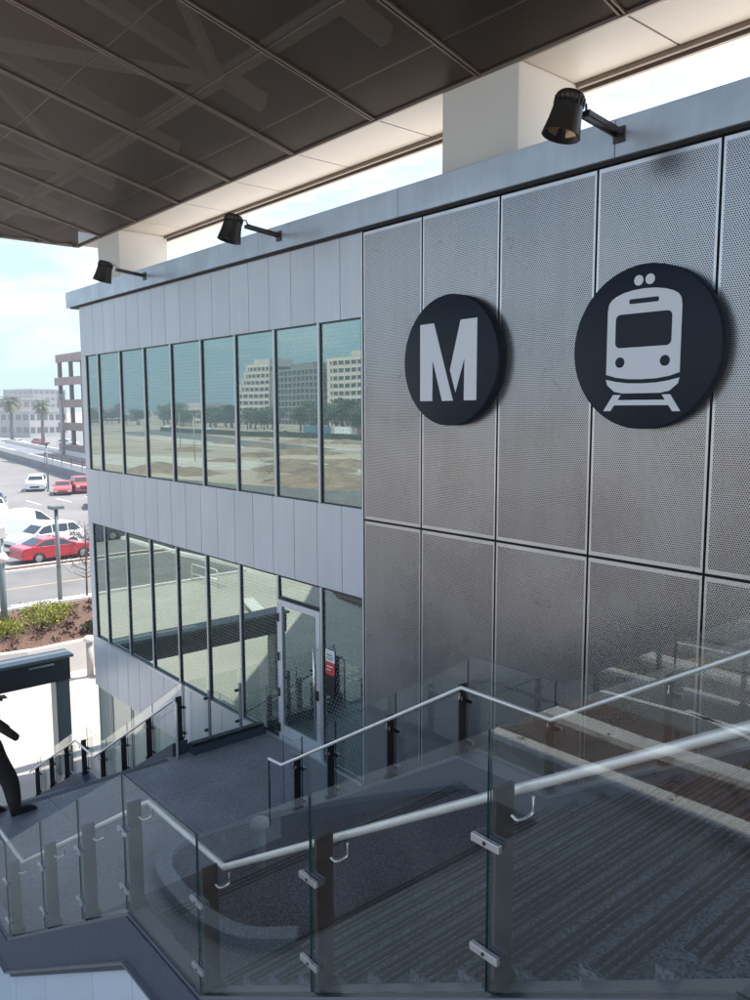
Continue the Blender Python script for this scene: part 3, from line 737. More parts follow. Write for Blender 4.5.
# ------------------------------------------------------------------ person on the terrace
def person():
    P=empty('person',(-11.0,2.62,-5.42),label='standing person in dark clothes at the top of the lower stairs, elbow out',cat='person')
    def skin_mesh(name,verts,edges,rad,m,root=0,sub=2):
        me=bpy.data.meshes.new(name);me.from_pydata(verts,edges,[]);o=bpy.data.objects.new(name,me);col.objects.link(o);o.parent=P
        md=o.modifiers.new('skin','SKIN');sv=me.skin_vertices[0].data
        for i,r in enumerate(rad): sv[i].radius=(r,r) if not isinstance(r,tuple) else r
        sv[root].use_root=True; md.use_smooth_shade=True
        s=o.modifiers.new('sub','SUBSURF');s.levels=sub;s.render_levels=sub
        me.materials.append(m);return o
    # x forward of the body = +x... the body faces +y (to the right in the photo)
    V=[(0,.03,.92),(0,.04,1.08),(0,.05,1.25),(0,.05,1.38),(0,.06,1.45),(0,.09,1.52),(0,.11,1.61),
       (.09,.06,.86),(.10,.24,.48),(.11,.28,.11),(.11,.31,.06),(.11,.47,.04),
       (-.09,.0,.86),(-.11,.0,.47),(-.12,-.06,.11),(-.12,-.03,.06),(-.12,.11,.04),
       (.17,.08,1.35),(.21,.34,1.08),(.10,.10,1.28),
       (-.17,.06,1.35),(-.20,.33,1.08),(-.07,.10,1.28)]
    E=[(0,1),(1,2),(2,3),(3,4),(4,5),(5,6),(0,7),(7,8),(8,9),(9,10),(10,11),(0,12),(12,13),(13,14),(14,15),(15,16),(3,17),(17,18),(18,19),(3,20),(20,21),(21,22)]
    rad=[(.155,.12),(.145,.11),(.17,.12),(.13,.10),.06,.075,.10,.15,.12,.09,.055,.038,.15,.12,.09,.055,.038,.068,.052,.038,.068,.052,.038]
    skin_mesh('body',V,E,rad,MT['cloth'])
    # head, face and cap
    h=MB();h.lathe([(0,-.13),(.045,-.12),(.07,-.08),(.082,-.02),(.085,.04),(.07,.09),(.04,.115),(0,.122)],(0,.115,1.60),(0,0,1),20)
    h.tube([(0,.195,1.60),(0,.222,1.575)],[.010,.014],8)
    h.tube([(.083,.11,1.595),(.095,.105,1.60)],[.016,.02],8);h.tube([(-.083,.11,1.595),(-.095,.105,1.60)],[.016,.02],8)
    h.build('head',MT['skin'],P)
    MB().lathe([(.088,.0),(.092,.04),(.075,.085),(.04,.11),(0,.118)],(0,.11,1.615),(0,0,1),20).box(-.07,.07,.16,.27,1.617,1.629).build('cap',MT['shoe'],P)
    # hands raised to a phone
    for s,bx in ((1,.10),(-1,-.07)):
        hv=[(bx,.10,1.28),(bx-.02*s,.125,1.35)]
        he=[(0,1)];hr=[.032,.034]
        for i,(dx,dz,l) in enumerate(((.03,.03,.07),(.01,.04,.08),(-.01,.04,.075),(-.03,.03,.06))):
            b=len(hv);hv+= [(bx-.02*s+dx*s*.8,.14,1.365+dz*.4),(bx-.03*s+dx*s*.6,.162,1.365+dz*.6+l*.45),(bx-.045*s+dx*s*.4,.145,1.365+dz*.6+l*.8)];he+=[(1,b),(b,b+1),(b+1,b+2)];hr+=[.010,.009,.008]
        b=len(hv);hv+=[(bx-.045*s,.115,1.38),(bx-.06*s,.13,1.415)];he+=[(1,b),(b,b+1)];hr+=[.011,.009]
        skin_mesh('hand',hv,he,hr,MT['skin'],sub=1)
    MB().box(-.02,.055,.132,.141,1.33,1.47).build('phone',MT['black'],P,bev=.003)
    for x,y in ((.11,.35),(-.12,.01)):
        MB().prism([(y-.13,0),(y+.20,0),(y+.205,.03),(y+.14,.075),(y+.05,.11),(y-.12,.11),(y-.14,.05)],'x',x-.048,x+.048).build('shoe',MT['shoe'],P,bev=.018)
    return P
person()

# ------------------------------------------------------------------ cars (x forward, origin under the middle)
def car(kind,paint,loc,heading,label,cat,group='cars parked in the lot across the road'):
    C=empty({'van':'van','pickup':'pickup_truck'}.get(kind,'parked_car'),(loc[0],loc[1],G),R(heading),label,cat,group)
    S={'sedan':dict(L=4.75,W=1.84,wr=.33,ax=(1.42,-1.38),belt=.93,roof=1.43,
         low=[(2.36,.34),(2.36,.62),(2.22,.78),(1.55,.90),(1.05,.97)],cab=[(1.00,.96),(.22,1.38),(-.35,1.44),(-.95,1.39),(-1.75,1.03)],rear=[(-1.80,1.02),(-2.25,.98),(-2.36,.86),(-2.36,.36)]),
       'suv':dict(L=4.9,W=1.95,wr=.38,ax=(1.45,-1.45),belt=1.12,roof=1.78,
         low=[(2.42,.40),(2.42,.85),(2.30,1.02),(1.45,1.13),(1.18,1.15)],cab=[(1.12,1.15),(.42,1.68),(-.2,1.78),(-1.7,1.76),(-2.25,1.22)],rear=[(-2.30,1.20),(-2.42,1.0),(-2.42,.42)]),
       'van':dict(L=5.6,W=2.0,wr=.36,ax=(1.75,-1.75),belt=1.15,roof=2.1,
         low=[(2.75,.40),(2.75,.85),(2.60,1.05),(2.05,1.20)],cab=[(2.0,1.20),(1.15,1.98),(.7,2.12),(-2.5,2.12),(-2.72,1.95)],rear=[(-2.76,1.2),(-2.76,.42)]),
       'pickup':dict(L=5.6,W=1.95,wr=.39,ax=(1.75,-1.7),belt=1.10,roof=1.83,
         low=[(2.75,.45),(2.75,.95),(2.62,1.08),(1.5,1.15)],cab=[(1.45,1.15),(.85,1.74),(.4,1.82),(-.45,1.8),(-.72,1.15)],rear=[(-.8,1.14),(-2.72,1.12),(-2.76,1.0),(-2.76,.5)])}[kind]
    W=S['W']/2;wr=S['wr'];sill=.28
    # lower body outline with wheel arches
    out=list(S['low'])+[S['cab'][0]]+[S['cab'][-1]]+list(S['rear'])
    bottom=[(S['rear'][-1][0],sill+.04)]
    for a in sorted(S['ax']):
        bottom.append((a-wr*1.18,sill))
        for i in range(9):
            t=math.pi*(1-i/8);bottom.append((a+wr*1.16*math.cos(t),.30+wr*1.14*math.sin(t)))
        bottom.append((a+wr*1.18,sill))
    bottom.append((S['low'][0][0],sill+.04))
    poly=out+bottom
    MB().prism(poly,'y',-W,W).build('body',paint,C,bev=.07)
    # cabin: tapered inwards towards the roof
    cb=S['cab'];bz=cb[0][1]
    def half(z): return W-.05-(z-S['belt'])*.28
    m=MB();n=len(cb)
    base=[(cb[-1][0],cb[-1][1]-.12),(cb[0][0],cb[0][1]-.12)]
    P2=cb+base;vs=[(x,-half(z),z) for x,z in P2]+[(x,half(z),z) for x,z in P2];n=len(P2)
    m.add(vs,[list(range(n)),list(range(n,2*n))[::-1]]+[(i,(i+1)%n,n+(i+1)%n,n+i) for i in range(n)])
    cabin=m.build('cabin',paint,C,bev=.05)
    def inset(P,k=.13):
        cx=sum(p[0] for p in P)/len(P);cz=sum(p[1] for p in P)/len(P)
        return [(cx+(x-cx)*(1-k),cz+(z-cz)*(1-k*1.3)) for x,z in P]
    splits={'sedan':[(.95,-.28),(-.34,-1.5)],'suv':[(1.0,-.1),(-.16,-1.2),(-1.26,-2.1)],'van':[(1.85,.75)],'pickup':[(1.3,.25),(.19,-.62)]}[kind]
    def topz(x):
        for (a,za),(b_,zb) in zip(cb,cb[1:]):
            if b_<=x<=a: return za+(zb-za)*(a-x)/(a-b_)
        return cb[-1][1]
    for xa,xb in splits:
        xsn=[xa+(xb-xa)*i/8 for i in range(9)]
        q=[(x,max(S['belt']+.03,topz(x)-.07)) for x in xsn]+[(xb,S['belt']+.02),(xa,S['belt']+.02)]
        for s in (-1,1):
            m=MB();n=len(q)
            m.add([(x,s*(half(z)+.006),z) for x,z in q]+[(x,s*(half(z)-.02),z) for x,z in q],[list(range(n)),list(range(n,2*n))[::-1]])
            m.build('side_window',MT['carglass'],C)
    def screen(p,q,name):
        (xa,za),(xb,zb)=p,q; s=1 if xa>xb and name=='windscreen' else -1
        a0,a1=.10,.92;pa=(xa+(xb-xa)*a0,za+(zb-za)*a0);pb=(xa+(xb-xa)*a1,za+(zb-za)*a1)
        nx,nz=(zb-za),-(xb-xa);l=math.hypot(nx,nz);nx/=l;nz/=l
        if nz<0:nx,nz=-nx,-nz
        d=.012;ha,hb=half(pa[1])-.09,half(pb[1])-.09
        MB().add([(pa[0]+nx*d,-ha,pa[1]+nz*d),(pa[0]+nx*d,ha,pa[1]+nz*d),(pb[0]+nx*d,hb,pb[1]+nz*d),(pb[0]+nx*d,-hb,pb[1]+nz*d)],[(0,1,2,3)]).build(name,MT['carglass'],C)
    screen(cb[0],cb[1],'windscreen')
    if kind!='van': screen(cb[-1],cb[-2],'rear_window')
    fx=S['low'][1][0];rx=-S['L']/2 if kind in('sedan','suv') else -2.76
    fz=S['low'][1][1]
    for s in (-1,1):
        MB().box(fx-.10,fx+.006,s*(W-.42),s*(W-.06),fz-.20,fz-.05).build('headlight',MT['white_lamp'],C,bev=.02)
        MB().box(rx-.006,rx+.1,s*(W-.30),s*(W-.05),fz-.12,fz+.04).build('tail_light',MT['red_lamp'],C,bev=.02)
        MB().box(S['cab'][0][0]-.25,S['cab'][0][0]-.12,s*(W-.02),s*(W+.16),S['belt']+.02,S['belt']+.14).build('mirror',paint,C,bev=.03)
        for a in S['ax']:
            w=MB().lathe([(wr*.62,0),(wr*.95,0),(wr,.03),(wr,.19),(wr*.95,.22),(wr*.62,.22)],(a,s*(W-.22) ,wr),(0,s,0),24).build('wheel',MT['tyre'],C)
            r=MB().lathe([(0,.16),(wr*.2,.19),(wr*.25,.17),(wr*.6,.2),(wr*.64,.2)],(a,s*(W-.22),wr),(0,s,0),20)
            r.build('rim',MT['rim'],w)
    MB().box(fx-.02,fx+.012,-W*.5,W*.5,fz-.42,fz-.22).build('grille',MT['black'],C)
    return C
car('sedan',MT['red'],(-49.75,16.35),97,'shiny red sedan parked nearest the road','car')
car('suv',MT['wht'],(-53.6,17.0),-80,'white SUV parked between the red sedan and the white van','car')
car('van',MT['wht'],(-59.2,17.2),97,'white windowless cargo van behind the white SUV','van')
car('suv',MT['wht'],(-88,22.6),-18,'white SUV at the left edge of the photo below the road barrier','car')
car('suv',MT['wht'],(-94.5,29.4),-22,'white SUV in the far row, left of the red pickup','car')
car('sedan',MT['navy'],(-80,20.9),-10,'dark blue car cut by the left photo edge in the parking lot','car')
car('sedan',MT['wht'],(-75,19.6),-10,'white car at the left photo edge behind the cargo van','car')
car('pickup',MT['redpick'],(-89.2,32.4),-8,'red pickup truck in the far row near the road barrier','truck')
car('sedan',MT['redpick'],(-88.4,30.3),-20,'faded red car behind the red pickup truck','car')
car('pickup',MT['navy'],(-74.4,28.9),-22,'dark blue pickup half hidden by the building edge','truck')
car('suv',MT['redpick'],(-215,68.5),20,'far red car beyond the elevated road','car')
for i,(x,y,l) in enumerate(((-212,58,'far white car beyond the elevated road, leftmost'),(-216,63,'far white car beyond the elevated road, left of the far red car'),(-205,72,'far white car beyond the elevated road, right of the far red car'))):
    car('suv',MT['wht'],(x,y),20+10*i,l,'car')

# ------------------------------------------------------------------ planter, shrubs, bollards, street lamps
pl=empty('raised_planter',(-31,16,G),label='white walled raised planting bed with brown mulch on the plaza',cat='planter')
m=MB();pp=[(-28.0,5.6),(-27.5,8),(-27.6,12),(-28.4,16),(-30,19),(-34.2,22),(-34.2,3.5),(-30,3.5)]
pp=[(x+31,y-16) for x,y in pp]
def inset_poly(P,k):
    cx=sum(p[0] for p in P)/len(P);cy=sum(p[1] for p in P)/len(P)
    return [(cx+(x-cx)*(1-k/math.hypot(x-cx,y-cy)),cy+(y-cy)*(1-k/math.hypot(x-cx,y-cy))) for x,y in P]
pi_=inset_poly(pp,.35);n=len(pp)
m.add([(x,y,0) for x,y in pp]+[(x,y,1.05) for x,y in pp]+[(x,y,1.05) for x,y in pi_]+[(x,y,.7) for x,y in pi_],
   [(i,(i+1)%n,n+(i+1)%n,n+i) for i in range(n)]+[(n+i,n+(i+1)%n,2*n+(i+1)%n,2*n+i) for i in range(n)]+[(2*n+i,2*n+(i+1)%n,3*n+(i+1)%n,3*n+i) for i in range(n)])
m.build('planter_wall',MT['conc'],pl,bev=.02)
MB().add([(x,y,.93) for x,y in pi_],[list(range(n))]).build('mulch',MT['mulch'],pl)
def leaf_cluster(mb,c,r,n,s,mi=0,flat=.8):
    for _ in range(n):
        d=Vector((random.gauss(0,1),random.gauss(0,1),random.gauss(0,1))).normalized()*r*random.random()**.4
        p=Vector(c)+Vector((d.x,d.y,d.z*flat))
        a=Vector((random.gauss(0,1),random.gauss(0,1),random.gauss(0,1))).normalized()*s*random.uniform(.6,1.3);b=a.orthogonal().normalized()*s*random.uniform(.3,.6)
        mb.add([p-a,p-b,p+a,p+b],[(0,1,2,3)],mi)
def shrub(loc,r,h,mt,label,group):
    S=empty('shrub',loc,label=label,cat='shrub',group=group)
    f=MB()
    for i in range(6): 
        t=i*1.05;leaf_cluster(f,(r*.55*math.cos(t),r*.55*math.sin(t),h*random.uniform(.35,.75)),r*.5,110,.06)
    leaf_cluster(f,(0,0,h*.7),r*.5,120,.06)
    f.build('foliage',mt,S,fix=False)
    st=MB()
    for i in range(5):
        t=i*1.26;st.tube([(0,0,-.02),(r*.3*math.cos(t),r*.3*math.sin(t),h*.35),(r*.5*math.cos(t+.3),r*.5*math.sin(t+.3),h*.75)],[.02,.014,.006],5)
    st.build('stem',MT['bark'],S)
    return S
shrub((-30.0,8.0,G+.9),.75,.8,MT['leaf_y'],'small yellow-green shrub at the left photo edge in the planting bed','yellow-green shrubs in the raised bed')
shrub((-30.4,9.4,G+.9),1.0,1.0,MT['leaf_y'],'largest yellow-green shrub in the middle of the planting bed','yellow-green shrubs in the raised bed')
shrub((-31.4,10.2,G+.9),.8,.8,MT['leaf_y'],'yellow-green shrub right behind the largest one','yellow-green shrubs in the raised bed')
shrub((-28.9,10.8,G+.9),.5,.45,MT['leaf'],'small dark green shrub near the bollards','green shrubs in the raised bed')
gc=MB()
for i in range(150):
    x=random.uniform(-33.4,-28.3);y=random.uniform(4.5,17)
    leaf_cluster(gc,(x,y,G+1.0),.26,22,.07,flat=.5)
tag(gc.build('ground_cover',MT['leaf_m'],fix=False),'low maroon ground cover growing in the raised bed','ground cover',kind='stuff')
# thin bare tree behind the bed
T=empty('bare_tree',(-36.0,13.2,G),label='thin leafless young tree at the building edge by the road',cat='tree')
MB().tube([(0,0,0),(.03,.0,1.4),(-.02,.04,2.8),(.05,0,4.1)],[.06,.045,.03,.01],8).build('trunk',MT['bark'],T)
m=MB()
for i in range(46):
    z_=random.uniform(1.3,3.9);t=random.uniform(0,6.3);l=random.uniform(.5,1.3)*(1.2-(z_-1.3)/4)
    p0=Vector((0,0,z_));p1=p0+Vector((math.cos(t)*l*.6,math.sin(t)*l*.6,l*.3));p2=p1+Vector((math.cos(t+.4)*l*.5,math.sin(t+.4)*l*.5,l*random.uniform(-.1,.5)))
    m.tube([p0,p1,p2],[.014,.009,.004],4)
    leaf_cluster(m,p2,.25,14,.05)
m.build('branch',MT['bark'],T,fix=False)
def bollard(loc,h,label):
    b=empty('bollard',loc,label=label,cat='bollard',group='pale plaza bollards')
    MB().tube([(0,0,0),(0,0,h*.8)],.11,16).lathe([(.16,0),(.16,.03),(.11,.05)],(0,0,0),(0,0,1),16).build('shaft',MT['conc_grey'],b)
    MB().lathe([(.11,0),(.18,.02),(.20,.07),(.17,.16),(.09,.21),(0,.22)],(0,0,h*.8),(0,0,1),16).build('cap',MT['conc'],b)
bollard((-26.6,9.75,G),1.55,'tallest pale grey bollard in front of the raised bed')
bollard((-26.4,10.25,G),.9,'short pale bollard right of the tall one')
bollard((-12.9,-3.9,G),1.1,'bollard behind the photographer, mirrored in the near glass')
def street_lamp(loc,h,label,head='box',r=.09,m_='pole'):
    b=empty('street_lamp',loc,label=label,cat='street lamp',group='street lamps')
    MB().tube([(0,0,0),(0,0,h)],[r,r*.8],12).lathe([(r*1.8,0),(r*1.8,.12),(r,.2)],(0,0,0),(0,0,1),12).build('pole',MT[m_],b)
    if head=='box': MB().box(-.28,.28,-.3,.3,h,h+.16).build('lamp_head',MT['pole'],b,bev=.02)
    elif head=='cam':
        MB().box(-.16,.16,-.18,.18,h-.1,h+.35).build('lamp_head',MT['conc'],b,bev=.03)
        MB().lathe([(.1,0),(.22,.03),(.24,.2),(.16,.34),(.1,.4)],(0,0,h-1.0),(0,0,1),14).build('collar',MT['conc'],b)
    else: MB().box(-.5,.5,-.5,.5,h,h+.8).build('lamp_head',MT['conc_grey'],b,bev=.05)
street_lamp((-30.6,8.15,G),4.6,'street lamp pole with a pale boxy head left of the SUV','cam',.13)
street_lamp((-37.7,12.55,G),4.55,'grey lamp pole with a flat head in front of the red sedan','box',.11)
street_lamp((-146,50.4,G),11.2,'tall lamp pole with a square head before the brown garage','big',.30,'conc_grey')
street_lamp((-92,29.9,G),5.4,'slim dark pole behind the white cars','box',.10)

# ------------------------------------------------------------------ elevated road, garage, far buildings, palms
ER=empty('elevated_road',(-125,42,G),label='low elevated concrete road with parapets crossing behind the parking lot',cat='bridge')
eo=Vector((-125,42,G))
A=Vector((-260,57.5,0));Bq=Vector((-60,32.0,0));dr=(Bq-A).normalized();nr=Vector((-dr.y,dr.x,0))
def ep(mb,n,m_): 
    o=mb.build(n,m_);o.parent=ER;o.matrix_parent_inverse=Matrix.Translation(-eo);return o
def along(s,o,z_): return A+dr*s+nr*o+Vector((0,0,z_))
LL=(Bq-A).length
ep(MB().bar(along(0,4,G+.55),along(LL,4,G+.55),8,1.1),'deck',MT['embank'])
ep(MB().bar(along(0,.2,G+1.5),along(LL,.2,G+1.5),.3,.8).bar(along(0,7.8,G+1.5),along(LL,7.8,G+1.5),.3,.8),'barrier',MT['conc'])
f=MB()
for i in range(12): f.bar(along(LL-66+i*6,.1,G+1.2),along(LL-66+i*6,.1,G+2.7),.14,.14)
for h_ in (2.15,2.6): f.bar(along(LL-66,.1,G+h_),along(LL,.1,G+h_),.12,.14)
ep(f,'fence',MT['brick'])
# car park with open storeys
PG=empty('parking_garage',(-106,47,G),label='brown multi-storey open car park rising left of the station',cat='building')
go=Vector((-106,47,G))
def gp(mb,n,m_):
    o=mb.build(n,m_);o.parent=PG;o.matrix_parent_inverse=Matrix.Translation(-go);return o
x0,x1,yf,yb=-150,-106,51.5,70
lev=[9.9,5.8,1.8,-2.3,-6.3]
s=MB()
for i,z_ in enumerate(lev):
    s.box(x0-(1.0 if i in(1,) else 0),x1,yf-.4,yf,z_-1.4,z_); 
gp(s,'spandrel',MT['garage'])
s=MB()
for i,z_ in enumerate(lev): s.box(x0,x1,yf,yb,z_-1.1,z_-.7)
gp(s,'floor_slab',MT['conc_grey'])
cpx=[x0+.4+5.6*i for i in range(8)]
s=MB()
for x in cpx:
    s.box(x-.3,x+.3,yf-.1,yf+.5,G,lev[0]-1.1);s.box(x-.3,x+.3,yb-.5,yb,G,lev[0]-1.1)
gp(s,'pillar',MT['brick'])
s=MB();s.box(x0,x1,yf+2,yf+2.2,G,-7.6);s.box(x0+1,x1,yf+4,yf+4.2,-6.3,-3.8)
for x in cpx: s.box(x+1.1,x+3.2,yf+1.0,yf+1.9,G,-6.4)
gp(s,'infill_wall',MT['brick'])
gp(MB().box(-145.5,-142.6,55,60,9.9,11.1),'roof_plant',MT['conc_grey'])
def block(name,loc,w,d,h,label,mwall,mwin,floors,rot=0,cat='building',group=None,wins=6):
    b=empty(name,loc,R(rot),label,cat,group)
    MB().box(-w/2,w/2,-d/2,d/2,0,h).build('wall',mwall,b)
    MB().box(-w/2-.2,w/2+.2,-d/2-.2,d/2+.2,h,h+.4).build('roof',MT['conc_grey'],b)
    fh=h/floors;q=MB()
    for f_ in range(floors):
        z0=fh*f_+fh*.35;z1=fh*f_+fh*.8
        for i in range(wins):
            a=-w/2+w*(i+.15)/wins;c_=-w/2+w*(i+.85)/wins
            q.box(a,c_,-d/2-.05,-d/2+.02,z0,z1);q.box(a,c_,d/2-.02,d/2+.05,z0,z1)
            a=-d/2+d*(i+.15)/wins;c_=-d/2+d*(i+.85)/wins
            q.box(w/2-.02,w/2+.05,a,c_,z0,z1)
    q.build('window',mwin,b)
    return b
block('warehouse',(-290,88,G),26,14,8.5,'pale low building behind the palms',MT['conc_grey'],MT['hglass'],2,15)
block('office_building',(-320,90,G),22,18,13,'grey-brown office block left of the car park',MT['garage'],MT['hglass'],3,15)
block('office_building',(-330,68,G),40,18,7.5,'low pale building at the left horizon',MT['conc_grey'],MT['hglass'],2,15)
block('office_building',(-420,132,G),26,18,19,'distant blue-grey tower block between palm and car park',MT['grid'],MT['hglass'],6,15)
block('office_building',(-270,58,G),18,12,5.5,'dark low shed at the left photo edge near the horizon',MT['grid'],MT['hglass'],1,15)
def palm(loc,h,r,label):
    P=empty('palm_tree',loc,label=label,cat='palm tree',group='palm trees behind the elevated road')
    MB().tube([(0,0,0),(.1,0,h*.4),(0,.1,h*.8),(0,0,h)],[.5,.38,.34,.4],10).build('trunk',MT['bark'],P)
    m=MB()
    for i in range(64):
        t=random.uniform(0,6.3);el=random.uniform(-.9,1.2);L_=r*random.uniform(.8,1.1)
        pts=[]
        for k in range(6):
            s=k/5;q=L_*s;pts.append(Vector((math.cos(t)*q*math.cos(el)*1,math.sin(t)*q*math.cos(el),h+q*math.sin(el)-.35*L_*s*s)))
        for a,b in zip(pts,pts[1:]):
            side=Vector((-math.sin(t),math.cos(t),0))
            for sg in (-1,1):
                for w in (0,.5):
                    p=a.lerp(b,w);m.add([p,p+side*sg*.42+(b-a)*.5+Vector((0,0,-.22)),p+side*sg*.34+(b-a)*.85+Vector((0,0,-.25)),a.lerp(b,w+.25)],[(0,1,2,3)])
    m.build('crown',MT['palm'],P,fix=False)
palm((-207,59.2,G),11.6,2.8,'taller left palm tree with a dark round crown')
palm((-203,65.3,G),10.6,2.4,'shorter palm tree with a yellowish crown, nearer the car park')

# ------------------------------------------------------------------ the far side of the site, seen mirrored in the windows
def hotel(name,x0,x1,y,zt,label,mwall,mwin,floors,bays,step=0,d=30,spandrel=.45):
    b=empty(name,((x0+x1)/2,y,G),label=label,cat='hotel'); w=x1-x0;h=zt-G;fh=h/floors
    core=MB();bandm=MB();fin=MB()
    for f_ in range(floors):
        cut=0
        if step and f_>=floors-step-1: cut=(f_-(floors-step-1))*w*.075
        a=-w/2+cut;c_=w/2
        core.box(a+.6,c_-.6,-d/2+.6,d/2-.6,fh*f_,fh*(f_+1))
        bandm.box(a,c_,-d/2,d/2,fh*f_+fh*(1-spandrel),fh*(f_+1)-.02)
        bandm.box(a,a+.06*w,-d/2,d/2+.3,fh*f_,fh*(f_+1)-.03)
        for i in range(bays+1):
            x=a+(c_-a)*i/bays;fin.box(x-.35,x+.35,d/2-.3,d/2+.15,fh*f_,fh*f_+fh*(1-spandrel))
    core.build('glazing',mwin,b);bandm.build('spandrel_band',mwall,b);fin.build('pier',mwall,b)
    MB().box(-w*.22,w*.25,-d*.3,d*.3,h,h+3.4).build('roof_plant',mwall,b)
    return b
# mirrored direction: real y = 14 - virtual y
hotel('hotel_tower',-420,-386,-251,25.5,'pale stepped hotel tower mirrored in the upper windows',MT['beige'],MT['hglass'],9,6,step=4)
hotel('hotel_tower',-384,-337,-251,21.0,'dark grey gridded hotel block mirrored in the upper windows',MT['grid'],MT['hglass'],9,12,spandrel=.3)
hotel('hotel_tower',-333,-290,-251,25.5,'beige hotel tower with white bands mirrored in the rightmost upper window',MT['beige'],MT['hglass'],9,9)
hotel('hotel_tower',-520,-470,-250,1.0,'low pale hotel wing mirrored in the middle windows',MT['beige'],MT['hglass'],3,10)
hotel('hotel_tower',-640,-600,-225,-1.0,'low white block mirrored in the left windows',MT['conc'],MT['hglass'],3,8)
# trees in a row
def leafy_tree(h,r):
    T=empty('tree');MB().tube([(0,0,0),(.1,.1,h*.3),(0,0,h*.6)],[.3,.22,.12],8).build('trunk',MT['bark'],T)
    m=MB()
    for i in range(11):
        t=random.uniform(0,6.3);q=r*random.uniform(.1,.75)
        leaf_cluster(m,(math.cos(t)*q,math.sin(t)*q,h*random.uniform(.42,.86)),r*random.uniform(.3,.5),80,.33)
    m.build('crown',MT['leaf'],T,fix=False);return T
protos=[leafy_tree(8,4.2),leafy_tree(7,4.8),leafy_tree(9.5,4.0)]
used=set();
spots=[]
for i in range(110):
    s_=i/109;x=-640+430*s_+random.uniform(-3,3);y=-165-30*math.sin(s_*3.1)+random.uniform(-14,14);spots.append((x,y))
for i,(x,y) in enumerate(spots):
    k_=i%3
    T=protos[k_] if k_ not in used else copy_tree(protos[k_])
    used.add(k_)
    T.location=(x,y,G);T.scale=[random.uniform(.9,1.5)]*3;T.rotation_euler=(0,0,random.uniform(0,6))
    tag(T,'round green tree in the long row before the hotels','tree','trees in the row before the hotels')
def container(loc,m_,label,rot=0):
    b=empty('shipping_container',loc,R(rot),label,'container','containers at the edge of the dirt lot')
    q=MB();q.box(-6,6,-1.2,1.2,.1,2.6)
    for i in range(30): q.box(-5.8+.4*i,-5.6+.4*i,-1.24,1.24,.2,2.5)
    q.build('box',m_,b)
    d_=MB();d_.box(5.98,6.05,-1.15,-.02,.15,2.55);d_.box(5.98,6.05,.02,1.15,.15,2.55);d_.build('door',m_,b)
for i,(x,y,m_,l) in enumerate(((-205,-158,'orange','orange container in the row at the dirt lot'),(-192,-157,'redpick','rust red container right of the orange one'),(-219,-158,'wht','white container left of the orange one'),(-233,-157,'blue','blue container leftmost in the row'),(-178,-156,'wht','white container right of the rust red one'),(-165,-155,'blue','blue container rightmost in the row'))):
    container((x,y,G),MT[m_],l,rot=8)
for i,(x,y,k_,p_,hd) in enumerate(((-232,-135,'suv','wht',30),(-244,-132,'sedan','navy',20),(-262,-128,'van','wht',10),(-224,-138,'sedan','redpick',40),(-300,-130,'van','wht',0),(-55,-6.5,'sedan','navy',95))):
    car(k_,MT[p_],(x,y),hd,['white SUV at the far edge of the dirt lot','dark sedan left of the white SUV beyond the dirt lot','white van beyond the dirt lot','red car nearest the containers','white van farthest away, mirrored in the middle windows','dark sedan mirrored in the leftmost lower window'][i],'car' if k_!='van' else 'van','cars mirrored in the windows')
# berms and paths of the dirt lot
wavy=lambda P,z_:MB().prism([(p.x,p.y) for p in curve_pts([(x,y,0) for x,y in P],5)],'z',z_-.02,z_)
struct(wavy([(-112,-25),(-98,-33),(-88,-35),(-82,-37),(-76,-39.5),(-71,-44),(-66,-47),(-58,-60),(-40,-75),(-39,-20),(-60,-16),(-90,-16)],G-.012).build('access_road',MT['asphalt']))
struct(wavy([(-175,-47),(-150,-53),(-128,-60),(-112,-69),(-96,-72),(-84,-79),(-78,-70),(-88,-57),(-99,-52),(-110,-45),(-128,-38),(-160,-38)],G-.010).build('lot_path',MT['sand_pale']))
struct(wavy([(-260,-95),(-190,-84),(-150,-88),(-120,-100),(-115,-108),(-150,-100),(-200,-100),(-262,-112)],G-.010).build('far_path',MT['sand_pale']))
struct(MB().add([(-330,-118,G-.008),(-140,-84,G-.008),(-140,-94,G-.008),(-330,-140,G-.008)],[(0,1,2,3)]).build('far_road',MT['asphalt']))
for i,(x,y) in enumerate(((-120,-62),(-96,-48),(-140,-80),(-84,-40))):
    S=shrub((x,y,G-.02),2.2,2.0,MT['leaf'],['dry green bush on the dirt lot, mirrored low in the upper windows','dark bush near the pale path on the dirt lot','farther bush near the lot road','nearest bush on the dirt lot'][i],'bushes on the dirt lot')
mb=MB()
for i in range(26):
    x=random.uniform(-210,-60);y=random.uniform(-120,-38); 
    if y>-.35*abs(x)+2: continue
    r_=random.uniform(2,7);h_=random.uniform(.4,1.6);n_=14;ring=[]
    vs=[(x,y,G+h_)]
    for lv,(q,hh) in enumerate(((.45,.7),(1,0))):
        for k in range(n_):
            t=2*math.pi*k/n_;rr_=r_*q*random.uniform(.8,1.15);vs.append((x+rr_*1.6*math.cos(t),y+rr_*math.sin(t),G+h_*hh-.03))
    mb.add(vs,[(0,1+k,1+(k+1)%n_) for k in range(n_)]+[(1+k,1+n_+k,1+n_+(k+1)%n_,1+(k+1)%n_) for k in range(n_)],0,True)
tag(mb.build('dirt_mounds',MT['mound']),'low heaps of brown earth over the dirt lot','earth',kind='stuff')
for i,(x,y,h_) in enumerate(((-92,-64,8.5),(-128,-52,8.5),(-170,-70,9),(-150,-118,9))):
    street_lamp((x,y,G),h_,['lamp pole on the dirt lot mirrored in the rightmost upper window','lamp pole mirrored left of the stepped tower','lamp pole far out on the dirt lot','lamp pole at the far edge of the dirt lot'][i],'box',.09,'conc_grey')
fc=MB();
for i in range(60): fc.box(-300+3.2*i-.05,-300+3.2*i+.05,-126.05,-125.95,G,G+1.9)
